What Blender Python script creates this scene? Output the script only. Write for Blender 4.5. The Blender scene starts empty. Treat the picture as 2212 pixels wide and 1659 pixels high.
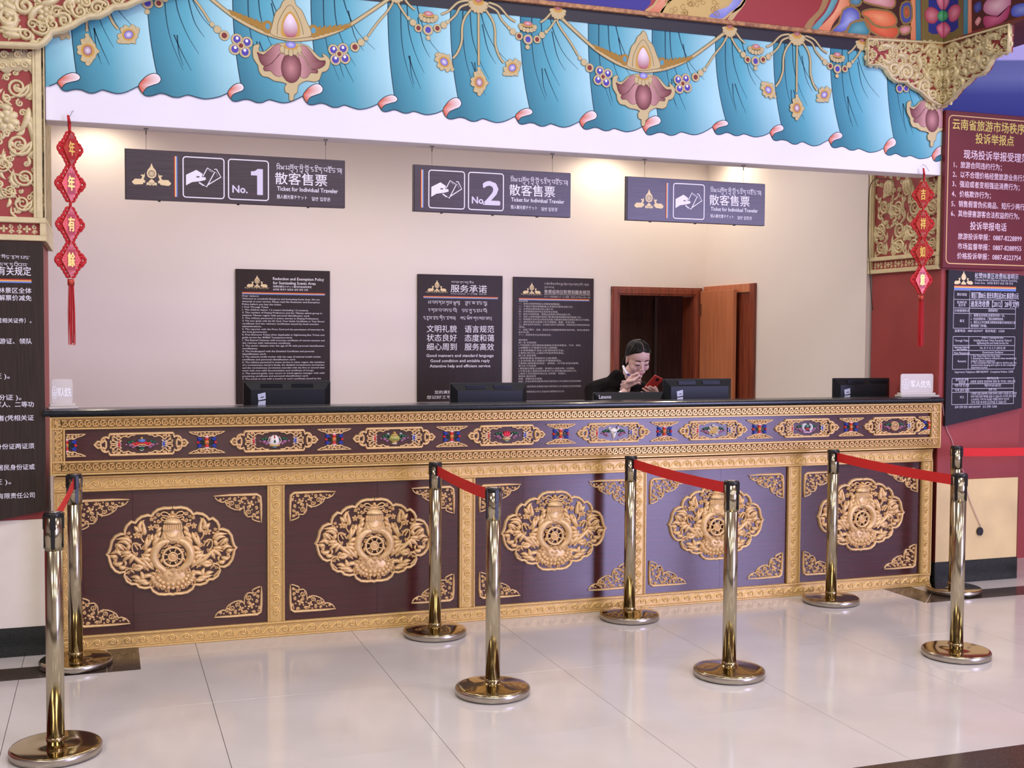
import bpy, math, random
from mathutils import Matrix, Vector
from mathutils.geometry import tessellate_polygon
random.seed(7)
PI = math.pi
S = bpy.context.scene
COL = S.collection

# ------------------------------------------------------------------ camera
FPX, CU, CV = 2516.41, 1106.0, 829.5
CAM = Vector((1.15726, -6.04924, 1.57)); YAW, PITCH, ROLL = 0.336535, 0.042118, 0.0061947
fw = Vector((math.sin(YAW)*math.cos(PITCH), math.cos(YAW)*math.cos(PITCH), -math.sin(PITCH)))
rt0 = Vector((math.cos(YAW), -math.sin(YAW), 0)); up0 = rt0.cross(fw)
rt = math.cos(ROLL)*rt0 + math.sin(ROLL)*up0
up = -math.sin(ROLL)*rt0 + math.cos(ROLL)*up0
cd = bpy.data.cameras.new('camera'); cam = bpy.data.objects.new('camera', cd); COL.objects.link(cam)
cd.sensor_width = 36; cd.lens = 36*FPX/2212; cd.clip_start = .05
cam.matrix_world = Matrix(((rt.x, up.x, -fw.x, CAM.x), (rt.y, up.y, -fw.y, CAM.y), (rt.z, up.z, -fw.z, CAM.z), (0, 0, 0, 1)))
S.camera = cam
def ray(u, v): return rt*((u-CU)/FPX) - up*((v-CV)/FPX) + fw
def onY(u, v, y=0.0):
    d = ray(u, v); t = (y-CAM.y)/d.y; return (CAM.x+t*d.x, CAM.z+t*d.z)
def onX(u, v, x):
    d = ray(u, v); t = (x-CAM.x)/d.x; return (CAM.y+t*d.y, CAM.z+t*d.z)

# ------------------------------------------------------------------ exposure, world, lights
S.view_settings.view_transform = 'Standard'; S.view_settings.look = 'None'
S.view_settings.gamma = 1; S.view_settings.use_curve_mapping = False
S.view_settings.exposure = -0.17
w = bpy.data.worlds.new('sky'); S.world = w; w.use_nodes = True
w.node_tree.nodes['Background'].inputs[0].default_value = (.62, .72, 1, 1)
w.node_tree.nodes['Background'].inputs[1].default_value = 1.2
def area(name, loc, rot, sx, sy, power, col):
    l = bpy.data.lights.new(name, 'AREA'); l.shape = 'RECTANGLE'; l.size = sx; l.size_y = sy
    l.energy = power; l.color = col
    o = bpy.data.objects.new(name, l); o.location = loc; o.rotation_euler = rot; COL.objects.link(o); return o
# daylight pouring in through the hall's entrance behind the camera
area('daylight_entrance', (11.0, -13.3, 2.2), (PI/2, 0, math.radians(10)), 4.4, 4.6, 1050, (.53, .50, 1))
HALL_LIGHTS = [(x, y) for x in (-1.5, 2.2, 5.2, 9.5) for y in (-3.0, -6.8, -10.5)]
for (x, y) in HALL_LIGHTS:
    area('hall_fill', (x, y, 5.06), (0, 0, 0), 1.1, 1.1, 72, (1, .985, .94))  # unseen ceiling panels added to light the hall evenly
for (x, y) in [(1.1, 2.70), (3.0, 1.6), (5.1, 2.70), (5.80, 2.45)]:
    l = bpy.data.lights.new('downlight', 'SPOT'); l.energy = (13 if x < 2 else 16) if y > 2 else 30; l.color = (1, .86, .66)
    l.spot_size = math.radians(168); l.spot_blend = .6; l.shadow_soft_size = .05
    o = bpy.data.objects.new('downlight', l); o.location = (x, y, 3.12); COL.objects.link(o)
area('booth_fill', (3.1, 1.5, 3.2), (0, 0, 0), 5.0, .9, 50, (1, .95, .93))  # added fill light, out of view, to lighten the booth wall

# ------------------------------------------------------------------ materials
def s2l(c):
    return tuple(((x/255)/12.92 if x/255 <= .04045 else ((x/255+.055)/1.055)**2.4) for x in c)
MATS = {}
def mat(name, col, rough=.5, metal=0, noise=0, nscale=(6, 6, 6), bump=0, bscale=(40, 40, 40), coat=0, emit=0, alpha=1, trans=0, col2=None, spec=.5):
    if name in MATS: return MATS[name]
    m = bpy.data.materials.new(name); m.use_nodes = True; nt = m.node_tree; b = nt.nodes['Principled BSDF']
    c = s2l(col)+(1,)
    b.inputs['Base Color'].default_value = c; b.inputs['Roughness'].default_value = rough; b.inputs['Metallic'].default_value = metal
    b.inputs['Specular IOR Level'].default_value = spec
    if coat: b.inputs['Coat Weight'].default_value = coat; b.inputs['Coat Roughness'].default_value = .08
    if alpha < 1: b.inputs['Alpha'].default_value = alpha
    if trans: b.inputs['Transmission Weight'].default_value = trans
    if emit: b.inputs['Emission Color'].default_value = c; b.inputs['Emission Strength'].default_value = emit
    if noise or bump:
        tc = nt.nodes.new('ShaderNodeTexCoord')
    if noise:
        mp = nt.nodes.new('ShaderNodeMapping'); mp.inputs['Scale'].default_value = nscale
        n = nt.nodes.new('ShaderNodeTexNoise'); n.inputs['Scale'].default_value = 1; n.inputs['Detail'].default_value = 5
        mx = nt.nodes.new('ShaderNodeMix'); mx.data_type = 'RGBA'
        d = s2l(col2)+(1,) if col2 else tuple(max(0, q*(1-noise)) for q in c[:3])+(1,)
        mx.inputs[6].default_value = c; mx.inputs[7].default_value = d
        rmp = nt.nodes.new('ShaderNodeMapRange'); rmp.inputs[1].default_value = .35; rmp.inputs[2].default_value = .68
        nt.links.new(tc.outputs['Object'], mp.inputs[0]); nt.links.new(mp.outputs[0], n.inputs['Vector'])
        nt.links.new(n.outputs['Fac'], rmp.inputs[0]); nt.links.new(rmp.outputs[0], mx.inputs[0]); nt.links.new(mx.outputs[2], b.inputs['Base Color'])
    if bump:
        mp = nt.nodes.new('ShaderNodeMapping'); mp.inputs['Scale'].default_value = bscale
        n = nt.nodes.new('ShaderNodeTexNoise'); n.inputs['Scale'].default_value = 1; n.inputs['Detail'].default_value = 3
        bp = nt.nodes.new('ShaderNodeBump'); bp.inputs['Strength'].default_value = bump; bp.inputs['Distance'].default_value = .002
        nt.links.new(tc.outputs['Object'], mp.inputs[0]); nt.links.new(mp.outputs[0], n.inputs['Vector'])
        nt.links.new(n.outputs['Fac'], bp.inputs['Height']); nt.links.new(bp.outputs[0], b.inputs['Normal'])
    MATS[name] = m; return m
def vmat(name, rough=.6, metal=0, spec=.4):
    if name in MATS: return MATS[name]
    m = bpy.data.materials.new(name); m.use_nodes = True; nt = m.node_tree; b = nt.nodes['Principled BSDF']
    b.inputs['Roughness'].default_value = rough; b.inputs['Metallic'].default_value = metal; b.inputs['Specular IOR Level'].default_value = spec
    a = nt.nodes.new('ShaderNodeVertexColor'); a.layer_name = 'paint'
    nt.links.new(a.outputs[0], b.inputs['Base Color']); MATS[name] = m; return m

WHITE_WALL = mat('cream_wall_paint', (238, 228, 222), .75, noise=.04, nscale=(.7, .7, .7), bump=.12, bscale=(30, 30, 30))
BEAM_WHITE = mat('white_beam_paint', (243, 240, 250), .6, noise=.03, nscale=(2, 2, 2))
RED_WALL = mat('red_wall_paint', (158, 60, 57), .55, noise=.12, nscale=(3, 3, 3), bump=.1)
CREAM = mat('pale_cream_dado', (232, 222, 205), .6, noise=.08, nscale=(2, 2, 5))
YELLOW = mat('yellow_dado', (236, 208, 150), .6, noise=.14, nscale=(5, 5, 5))
BLACKSTONE = mat('black_granite', (24, 28, 28), .2, noise=.5, nscale=(160, 160, 160), col2=(42, 46, 42))
TOPSTONE = mat('green_black_stone', (22, 27, 30), .2, noise=.5, nscale=(200, 200, 200), col2=(44, 50, 56), spec=.4)
BROWNSTONE = mat('brown_granite', (56, 45, 40), .16, noise=.6, nscale=(120, 120, 120), col2=(84, 72, 62), spec=.35)
TILE = mat('polished_tile', (212, 206, 205), .12, noise=.06, nscale=(2.5, 2.5, 2.5), col2=(203, 196, 193), spec=.5)
GROUT = mat('tile_grout', (86, 76, 70), .9)
GOLD = mat('carved_gold_paint', (238, 200, 144), .38, .25, noise=.16, nscale=(60, 60, 60), bump=.12, bscale=(260, 260, 260))
GOLDF = mat('gold_frame_paint', (228, 190, 122), .34, .32, noise=.18, nscale=(80, 80, 80), bump=.12, bscale=(300, 300, 300))
GOLDP = mat('pale_gold_paint', (226, 210, 164), .4, .15, noise=.12, nscale=(30, 30, 30), bump=.2, bscale=(160, 160, 160))
OLDGOLD = mat('flaking_gold_paint', (214, 188, 124), .5, .15, noise=.9, nscale=(60, 60, 22), col2=(96, 84, 58))
BRASS = mat('polished_brass', (182, 172, 146), .17, 1)
BRASS_B = mat('polished_brass_base', (174, 156, 116), .09, 1)
STEEL = mat('brushed_steel_rim', (186, 178, 166), .25, 1, bump=.1, bscale=(8, 8, 300))
BLACKPL = mat('black_plastic', (24, 24, 26), .35)
MONPL = mat('monitor_plastic', (20, 22, 26), .42, bump=.05, spec=.35)
REDBELT = mat('red_webbing', (214, 30, 34), .7, bump=.3, bscale=(30, 30, 900))
BOARD = mat('dark_brown_board', (54, 40, 35), .45, noise=.4, nscale=(260, 260, 6), col2=(42, 32, 30), spec=.3)
SIGNB = mat('dark_plum_board', (76, 62, 70), .3, noise=.35, nscale=(7, 7, 260), col2=(58, 48, 54))
INK = mat('white_lettering', (240, 236, 246), .5)
INKC = mat('cream_emblem', (238, 214, 166), .5)
INKY = mat('yellow_lettering', (226, 206, 96), .5)
SRED = mat('stripe_red', (176, 50, 40), .5); SORG = mat('stripe_orange', (240, 180, 90), .5); SBLU = mat('stripe_blue', (110, 140, 215), .5)
WOOD = mat('brown_door_wood', (208, 132, 92), .38, noise=.3, nscale=(30, 30, 2), col2=(190, 112, 76))
WOODF = mat('red_brown_casing', (150, 76, 52), .35, noise=.35, nscale=(40, 40, 3), col2=(110, 50, 36))
DARKWOOD = mat('dark_door_wood', (104, 76, 60), .4, noise=.4, nscale=(30, 30, 3))
PAINT = vmat('mural_paint', .62)
ENAMEL = vmat('enamel_paint', .35)
PIN = mat('steel_wire', (120, 116, 112), .3, 1)
# lacquered counter panels: horizontal wood grain smears reflections upright
LACQ = mat('maroon_lacquer', (70, 24, 26), .27, noise=.15, nscale=(1, 1, 90), col2=(60, 22, 24))
def _lacq():
    nt = LACQ.node_tree; b = nt.nodes['Principled BSDF']
    tc = nt.nodes.new('ShaderNodeTexCoord'); mp = nt.nodes.new('ShaderNodeMapping'); mp.inputs['Scale'].default_value = (3, 3, 240)
    n = nt.nodes.new('ShaderNodeTexNoise'); n.inputs['Scale'].default_value = 1; n.inputs['Detail'].default_value = 2
    bp = nt.nodes.new('ShaderNodeBump'); bp.inputs['Strength'].default_value = .12; bp.inputs['Distance'].default_value = .0006
    nt.links.new(tc.outputs['Object'], mp.inputs[0]); nt.links.new(mp.outputs[0], n.inputs['Vector'])
    nt.links.new(n.outputs['Fac'], bp.inputs['Height']); nt.links.new(bp.outputs[0], b.inputs['Normal'])
    b.inputs['Specular IOR Level'].default_value = .78; b.inputs['Anisotropic'].default_value = .93
    tg = nt.nodes.new('ShaderNodeCombineXYZ'); tg.inputs[2].default_value = 1; nt.links.new(tg.outputs[0], b.inputs['Tangent'])
_lacq()

# ------------------------------------------------------------------ helpers
def cr(pts, n=4, closed=False):
    out = []; N = len(pts)
    if N < 3: return [tuple(p) for p in pts]
    seg = N if closed else N-1
    for i in range(seg):
        g = (lambda k: pts[k % N]) if closed else (lambda k: pts[min(max(k, 0), N-1)])
        a, b, c, d = g(i-1), g(i), g(i+1), g(i+2)
        for j in range(n):
            t = j/n
            out.append(tuple(.5*((2*b[k])+(-a[k]+c[k])*t+(2*a[k]-5*b[k]+4*c[k]-d[k])*t*t+(-a[k]+3*b[k]-3*c[k]+d[k])*t**3) for k in range(len(b))))
    if not closed: out.append(tuple(pts[-1]))
    return out
class MB:
    """collects shapes in the xz plane (relief stands out towards -y) or in space; build() links them as ONE mesh object"""
    def __init__(s): s.marks = []; s.v = []; s.f = []; s.c = []; s.col = (1, 1, 1); s.m = []; s.mi = 0
    def add(s, vs, fs, cols=None):
        o = len(s.v); s.v += [tuple(p) for p in vs]; s.f += [tuple(i+o for i in f) for f in fs]; s.m += [s.mi]*len(fs)
        s.c += cols if cols else [s.col]*len(vs)
    def box(s, x0, x1, y0, y1, z0, z1, ch=0):
        if ch <= 0:
            v = [(x, y, z) for x in (x0, x1) for y in (y0, y1) for z in (z0, z1)]
            s.add(v, [(0, 1, 3, 2), (4, 6, 7, 5), (0, 4, 5, 1), (2, 3, 7, 6), (0, 2, 6, 4), (1, 5, 7, 3)]); return
        v = []
        for x, sx in ((x0, 1), (x1, -1)):
            for y, sy in ((y0, 1), (y1, -1)):
                for z, sz in ((z0, 1), (z1, -1)):
                    v += [(x, y+sy*ch, z+sz*ch), (x+sx*ch, y, z+sz*ch), (x+sx*ch, y+sy*ch, z)]
        def i(a, b, c, k): return ((a*2+b)*2+c)*3+k
        f = []
        for a in (0, 1): f.append([i(a, 0, 0, 0), i(a, 1, 0, 0), i(a, 1, 1, 0), i(a, 0, 1, 0)])
        for b in (0, 1): f.append([i(0, b, 0, 1), i(1, b, 0, 1), i(1, b, 1, 1), i(0, b, 1, 1)])
        for c in (0, 1): f.append([i(0, 0, c, 2), i(1, 0, c, 2), i(1, 1, c, 2), i(0, 1, c, 2)])
        for a in (0, 1):
            for b in (0, 1): f.append([i(a, b, 0, 0), i(a, b, 1, 0), i(a, b, 1, 1), i(a, b, 0, 1)])
            for c in (0, 1): f.append([i(a, 0, c, 0), i(a, 1, c, 0), i(a, 1, c, 2), i(a, 0, c, 2)])
        for b in (0, 1):
            for c in (0, 1): f.append([i(0, b, c, 1), i(1, b, c, 1), i(1, b, c, 2), i(0, b, c, 2)])
        for a in (0, 1):
            for b in (0, 1):
                for c in (0, 1): f.append([i(a, b, c, 0), i(a, b, c, 1), i(a, b, c, 2)])
        s.add(v, f)
    def prism(s, pts, d0, d1, cols=None, back=False):
        """polygon [(x,z)] from depth d0 to d1 (towards -y)"""
        n = len(pts); tri = tessellate_polygon([[Vector((p[0], p[1], 0)) for p in pts]])
        v = [(x, -d1, z) for x, z in pts]; f = [t for t in tri]; c = list(cols) if cols else [s.col]*n
        if d0 != d1:
            v += [(x, -d0, z) for x, z in pts]; c = c+c
            f += [(i, (i+1) % n, n+(i+1) % n, n+i) for i in range(n)]
            if back: f += [tuple(q+n for q in t) for t in tri]
        s.add(v, f, c)
    def flat(s, pts, d, cols=None): s.prism(pts, d, d, cols)
    def ell(s, cx, cz, rx, rz, d, n=14, rot=0, d0=None, c2=None):
        p = []
        for i in range(n):
            a = 2*PI*i/n; x = rx*math.cos(a); z = rz*math.sin(a); p.append((cx+x*math.cos(rot)-z*math.sin(rot), cz+x*math.sin(rot)+z*math.cos(rot)))
        if c2 is None: s.prism(p, d if d0 is None else d0, d)
        else:
            s.add([(x, -d, z) for x, z in p]+[(cx, -d, cz)], [(i, (i+1) % n, n) for i in range(n)], [s.col]*n+[c2])
    def line(s, pts, w, d, closed=False):
        """flat painted ribbon; w number or list"""
        n = len(pts); v = []
        for i in range(n):
            a = pts[(i-1) % n] if closed or i > 0 else pts[i]; b = pts[(i+1) % n] if closed or i < n-1 else pts[i]
            tx, tz = b[0]-a[0], b[1]-a[1]; L = math.hypot(tx, tz) or 1; nx, nz = -tz/L, tx/L
            ww = (w[i] if isinstance(w, (list, tuple)) else w)/2
            v += [(pts[i][0]+nx*ww, -d, pts[i][1]+nz*ww), (pts[i][0]-nx*ww, -d, pts[i][1]-nz*ww)]
        m = n if closed else n-1
        s.add(v, [(2*i, 2*i+1, 2*((i+1) % n)+1, 2*((i+1) % n)) for i in range(m)])
    def tube(s, pts, w, h, base=0, closed=False, k=5, dd=None):
        """half-round relief rail; w half width, h height: number or list"""
        n = len(pts); v = []
        for i in range(n):
            a = pts[(i-1) % n] if closed or i > 0 else pts[i]; b = pts[(i+1) % n] if closed or i < n-1 else pts[i]
            tx, tz = b[0]-a[0], b[1]-a[1]; L = math.hypot(tx, tz) or 1; nx, nz = -tz/L, tx/L
            ww = w[i] if isinstance(w, (list, tuple)) else w; hh = h[i] if isinstance(h, (list, tuple)) else h
            bb = base + (dd[i] if dd else 0)
            for j in range(k):
                t = PI*j/(k-1); o = math.cos(t)*ww
                v.append((pts[i][0]+nx*o, -(bb+math.sin(t)*hh), pts[i][1]+nz*o))
        m = n if closed else n-1; f = []
        for i in range(m):
            for j in range(k-1):
                f.append((i*k+j, i*k+j+1, ((i+1) % n)*k+j+1, ((i+1) % n)*k+j))
        s.add(v, f)
    def leaf(s, pts, w, h, base=0, n=4):
        p = cr(pts, n); N = len(p)-1
        ww = [w*max(.06, math.sin(PI*min(1, (i/N)**.8))) for i in range(N+1)]
        s.tube(p, ww, [h*(.3+.7*q/w) for q in ww], base, k=5)
    def dome(s, cx, cz, rx, rz, h, base=0, n=10, rings=3, rot=0):
        v = []; f = []
        for r in range(rings):
            a = (PI/2)*r/rings
            for i in range(n):
                t = 2*PI*i/n; x = rx*math.cos(a)*math.cos(t); z = rz*math.cos(a)*math.sin(t)
                v.append((cx+x*math.cos(rot)-z*math.sin(rot), -(base+h*math.sin(a)), cz+x*math.sin(rot)+z*math.cos(rot)))
        v.append((cx, -(base+h), cz)); L = len(v)-1
        for r in range(rings-1):
            for i in range(n): f.append((r*n+i, r*n+(i+1) % n, (r+1)*n+(i+1) % n, (r+1)*n+i))
        for i in range(n): f.append(((rings-1)*n+i, (rings-1)*n+(i+1) % n, L))
        s.add(v, f)
    def spiral(s, cx, cz, r0, r1, a0, turns, w, h, base=0, ball=True, n=12, tail=None):
        N = max(6, int(abs(turns)*n)); p = []; ww = []
        for i in range(N+1):
            t = i/N; r = r0+(r1-r0)*t**.85; a = a0+turns*2*PI*t
            p.append((cx+r*math.cos(a), cz+r*math.sin(a))); ww.append(w*(1-.4*t))
        if tail:
            p = cr([tail, ((tail[0]+p[0][0])/2+(p[0][1]-tail[1])*.12, (tail[1]+p[0][1])/2-(p[0][0]-tail[0])*.12), p[0]], 3)[:-1]+p
            k = len(p)-len(ww); ww = [w*(.5+.5*(i/k)) for i in range(k)]+ww
        s.tube(p, ww, [h*q/w for q in ww], base)
        if ball: s.dome(p[-1][0], p[-1][1], w*.95, w*.95, h*1.15, base, 8, 2)
    def flower(s, cx, cz, r, h, base=0, n=5, a0=PI/2):
        for i in range(n):
            a = a0+2*PI*i/n; s.dome(cx+r*.55*math.cos(a), cz+r*.55*math.sin(a), r*.48, r*.36, h*.7, base, 8, 2, a)
        s.dome(cx, cz, r*.3, r*.3, h, base, 8, 2)
    def lathe(s, prof, n=32, ox=0, oy=0, oz=0):
        v = []; f = []
        for r, z in prof:
            for i in range(n):
                a = 2*PI*i/n; v.append((ox+r*math.cos(a), oy+r*math.sin(a), oz+z))
        for k in range(len(prof)-1):
            for i in range(n): f.append((k*n+i, k*n+(i+1) % n, (k+1)*n+(i+1) % n, (k+1)*n+i))
        if prof[0][0] > 1e-5: f.append(tuple(range(n))[::-1])
        if prof[-1][0] > 1e-5: f.append(tuple((len(prof)-1)*n+i for i in range(n)))
        s.add(v, f)
    def pipe(s, pts, r, k=6):
        """round cable through 3D points"""
        v = []; f = []; n = len(pts)
        for i, p in enumerate(pts):
            p = Vector(p); t = (Vector(pts[min(i+1, n-1)])-Vector(pts[max(i-1, 0)])).normalized()
            a = t.orthogonal().normalized() if i == 0 else (a-t*a.dot(t)).normalized(); b = t.cross(a)
            rr = r[i] if isinstance(r, (list, tuple)) else r
            for j in range(k):
                q = p+a*math.cos(2*PI*j/k)*rr+b*math.sin(2*PI*j/k)*rr; v.append(tuple(q))
        for i in range(n-1):
            for j in range(k): f.append((i*k+j, i*k+(j+1) % k, (i+1)*k+(j+1) % k, (i+1)*k+j))
        f.append(tuple(range(k))[::-1]); f.append(tuple((n-1)*k+j for j in range(k)))
        s.add(v, f)
    def sphere(s, c, r, n=10, m=7):
        rx, ry, rz = r if isinstance(r, tuple) else (r, r, r); v = [(c[0], c[1], c[2]-rz)]; f = []
        for i in range(1, m):
            t = PI*i/m-PI/2
            for j in range(n):
                a = 2*PI*j/n; v.append((c[0]+rx*math.cos(t)*math.cos(a), c[1]+ry*math.cos(t)*math.sin(a), c[2]+rz*math.sin(t)))
        v.append((c[0], c[1], c[2]+rz)); L = len(v)-1
        for j in range(n): f += [(0, 1+(j+1) % n, 1+j), (L, 1+(m-2)*n+j, 1+(m-2)*n+(j+1) % n)]
        for i in range(m-2):
            for j in range(n): f.append((1+i*n+j, 1+i*n+(j+1) % n, 1+(i+1)*n+(j+1) % n, 1+(i+1)*n+j))
        s.add(v, f)
    def lines(s):
        out = []; mk = s.marks+[(len(s.v), len(s.f))]
        for (v0, f0), (v1, f1) in zip(mk, mk[1:]):
            o = MB(); o.v = s.v[v0:v1]; o.c = s.c[v0:v1]; o.m = s.m[f0:f1]; o.f = [tuple(i-v0 for i in f) for f in s.f[f0:f1]]; out.append(o)
        return out
    def clipx(s, xm):
        V, F, C, M = [], [], [], []
        for f, mi in zip(s.f, s.m):
            p = [(s.v[i], s.c[i]) for i in f]; o = []
            for a, b_ in zip(p, p[1:]+p[:1]):
                if a[0][0] <= xm: o.append(a)
                if (a[0][0] <= xm) != (b_[0][0] <= xm):
                    t = (xm-a[0][0])/(b_[0][0]-a[0][0]); o.append((tuple(a[0][k]*(1-t)+b_[0][k]*t for k in range(3)), tuple(a[1][k]*(1-t)+b_[1][k]*t for k in range(3))))
            if len(o) > 2:
                n = len(V); V += [q_[0] for q_ in o]; C += [q_[1] for q_ in o]; F.append(tuple(range(n, n+len(o)))); M.append(mi)
        s.v, s.f, s.c, s.m = V, F, C, M; return s
    def mirror(s, axis=0, c=0):
        o = MB(); o.v = list(s.v); o.f = list(s.f); o.c = list(s.c); o.m = list(s.m); n = len(s.v)
        o.v += [tuple((2*c-p[k]) if k == axis else p[k] for k in range(3)) for p in s.v]; o.c += s.c; o.m += s.m
        o.f += [tuple(i+n for i in reversed(f)) for f in s.f]; return o
    def xf(s, M):
        s.v = [tuple(M @ Vector(p)) for p in s.v]; return s
    def mesh(s, name, mats, smooth=False):
        me = bpy.data.meshes.new(name); me.from_pydata(s.v, [], s.f)
        a = me.color_attributes.new('paint', 'FLOAT_COLOR', 'POINT')
        flat = []
        for c in s.c: flat += [c[0], c[1], c[2], 1]
        a.data.foreach_set('color', flat)
        for m in (mats if isinstance(mats, list) else [mats]): me.materials.append(m)
        me.polygons.foreach_set('material_index', s.m)
        if smooth: me.polygons.foreach_set('use_smooth', [True]*len(s.f))
        import bmesh
        b = bmesh.new(); b.from_mesh(me); bmesh.ops.recalc_face_normals(b, faces=b.faces); b.to_mesh(me); b.free()
        me.update(); return me
    def build(s, name, mats, parent=None, smooth=False, loc=None, label=None, kind=None):
        return obj(name, s.mesh(name, mats, smooth), parent, loc, label, kind)
def obj(name, me, parent=None, loc=None, label=None, kind=None):
    o = bpy.data.objects.new(name, me); COL.objects.link(o)
    if parent is not None: o.parent = parent
    if loc: o.location = loc
    if label: o['label'] = label
    if kind: o['kind'] = kind
    return o
def thing(name, label, cat, loc=(0, 0, 0), rz=0, group=None):
    o = bpy.data.objects.new(name, None); COL.objects.link(o); o.empty_display_size = .1
    o.location = loc; o.rotation_euler = (0, 0, rz); o['label'] = label; o['category'] = cat
    if group: o['group'] = group
    return o
def tag(o, label, cat, group=None):
    o['label'] = label; o['category'] = cat
    if group: o['group'] = group
    return o
def dup(root, loc=None, rz=None, label=None, parent=None):
    r = root.copy(); COL.objects.link(r)
    if parent is not None: r.parent = parent
    if loc is not None: r.location = loc
    if rz is not None: r.rotation_euler = (0, 0, rz)
    if label: r['label'] = label
    for ch in list(root.children): dup(ch, parent=r)
    return r
def L(c): return s2l(c)
def mixc(a, b, t): return tuple(a[k]*(1-t)+b[k]*t for k in range(3))

# text -> polygons, made in a scratch scene that is removed again at the end
TS = bpy.data.scenes.new('scratch'); TC = bpy.data.curves.new('t', 'FONT'); TO = bpy.data.objects.new('t', TC); TS.collection.objects.link(TO)
TC.resolution_u = 2; TCACHE = {}
def glyphs(txt, bold=0):
    k = (txt, bold)
    if k not in TCACHE:
        TC.body = txt; TC.offset = bold; vl = TS.view_layers[0]; vl.update(); dg = vl.depsgraph
        ev = TO.evaluated_get(dg); me = ev.to_mesh()
        TCACHE[k] = ([tuple(v.co[:2]) for v in me.vertices], [tuple(p.vertices) for p in me.polygons]); ev.to_mesh_clear()
    return TCACHE[k]
def text(mb, txt, x, z, size, d, align='L', bold=0, fit=None, top=True):
    """x,z baseline position; size = cap height scale (em)"""
    vs, fs = glyphs(txt, 0)
    if not vs: return
    if top: mb.marks.append((len(mb.v), len(mb.f)))
    if bold:      # heavier strokes: the same glyphs laid again a hair's breadth to each side
        k_ = max(.006, bold)*size
        for n_, (dx, dz) in enumerate(((-k_, 0), (k_, 0), (0, k_), (0, -k_))): text(mb, txt, x+dx, z+dz, size, d+.00003*(n_+1), align, 0, fit, False)
    x0 = min(p[0] for p in vs); x1 = max(p[0] for p in vs); sx = size
    if fit: sx = fit/(x1-x0)
    off = x if align == 'L' else (x-(x1-x0)*sx if align == 'R' else x-(x1-x0)*sx/2)
    mb.add([(off+(p[0]-x0)*sx, -d, z+p[1]*size) for p in vs], fs)

# ------------------------------------------------------------------ setting
def struct(name, mb, m, parent=None, smooth=False):
    return mb.build(name, m, parent, smooth, kind='structure')
b = MB(); b.box(-7, 14.5, -14, 3.2, -.12, -.006); floor = struct('floor', b, GROUT)
def tile_mesh(x0, x1, y0, y1, z1=0):
    q = MB(); q.box(x0, x1, y0, y1, -.01, z1, .0003); return q
X0 = .779; T = .8; g = .0011; gy = .0004
std = tile_mesh(g, T-g, gy, T-gy).mesh('floor_tile', TILE)
rows = [(-.214+.8*j, -.214+.8*(j+1)) for j in range(0, 4)] + [(-1.014, -.214), (-1.814, -1.014)]
rows += [(-4.51-.8*j, -3.71-.8*j) for j in range(0, 3)]
for (ya, yb) in rows:
    for k in range(-3, 9):
        obj('floor_tile', std, floor, (X0+T*k, ya, 0))
cut = tile_mesh(g, T-g, g, .696-g).mesh('floor_tile', TILE)
gran = tile_mesh(g, T-g, g, .4-g).mesh('granite_tile', BROWNSTONE)
for k in range(-3, 9):
    obj('floor_tile', cut, floor, (X0+T*k, -2.51, 0)); obj('floor_tile', gran, floor, (X0+.012+T*k, -2.91, 0))
b = MB(); b.box(-7, 14.5, -13.9, -6.2, -.006, 0); b.build('far_floor', TILE, floor, kind='stuff')
# dark granite bands let into the floor around the two columns
def strip(x0, x1, y0, y1):
    q = MB(); q.box(x0, x1, y0, y1, -.004, .0012, .0004); q.build('granite_strip', BROWNSTONE, floor)
strip(-2.0, .30, -.41, -.21); strip(.302, 1.155, -.41, -.21)
q = MB(); q.prism([(1.157, -.41), (1.305, -.41), (1.157, -.235)], 0, 0); 
def quad(pts, m):
    q = MB(); n = len(pts); q.add([(x, y, .0012) for x, y in pts]+[(x, y, -.004) for x, y in pts], [tuple(range(n))]+[(i, (i+1) % n, n+(i+1) % n, n+i) for i in range(n)])
    q.build('granite_strip', m, floor)
quad([(1.157, -.41), (1.303, -.409), (1.157, -.232)], BROWNSTONE)
quad([(1.305, -.406), (1.305, .02), (1.158, .02), (1.158, -.228)], BROWNSTONE)
quad([(5.735, -.405), (5.735, .02), (5.935, .02), (5.935, -.208)], BROWNSTONE)
quad([(5.738, -.41), (5.937, -.21), (6.45, -.21), (6.45, -.41)], BROWNSTONE)
strip(6.452, 7.1, -.41, -.21); strip(7.102, 8.6, -.41, -.21)

# booth behind the counter
def wallbox(name, x0, x1, y0, y1, z0, z1, m=WHITE_WALL):
    q = MB(); q.box(x0, x1, y0, y1, z0, z1); return struct(name, q, m)
WB = MB(); WB.box(-.7, 5.27, 2.99, 3.2, 0, 3.3); WB.box(5.99, 6.10, 2.99, 3.2, 0, 3.3); WB.box(5.27, 5.99, 2.99, 3.2, 1.92, 3.3)
struct('wall_back', WB, WHITE_WALL)
wallbox('wall_right', 6.10, 6.3, .722, 3.2, 0, 3.3)
wallbox('wall_left', -.7, -.55, .72, 2.99, 0, 3.3)
q = MB(); q.box(.26, 6.3, .15, .72, 3.24, 3.4); q.box(-.7, 6.3, .72, 3.2, 3.24, 3.4); struct('ceiling', q, WHITE_WALL)
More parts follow.
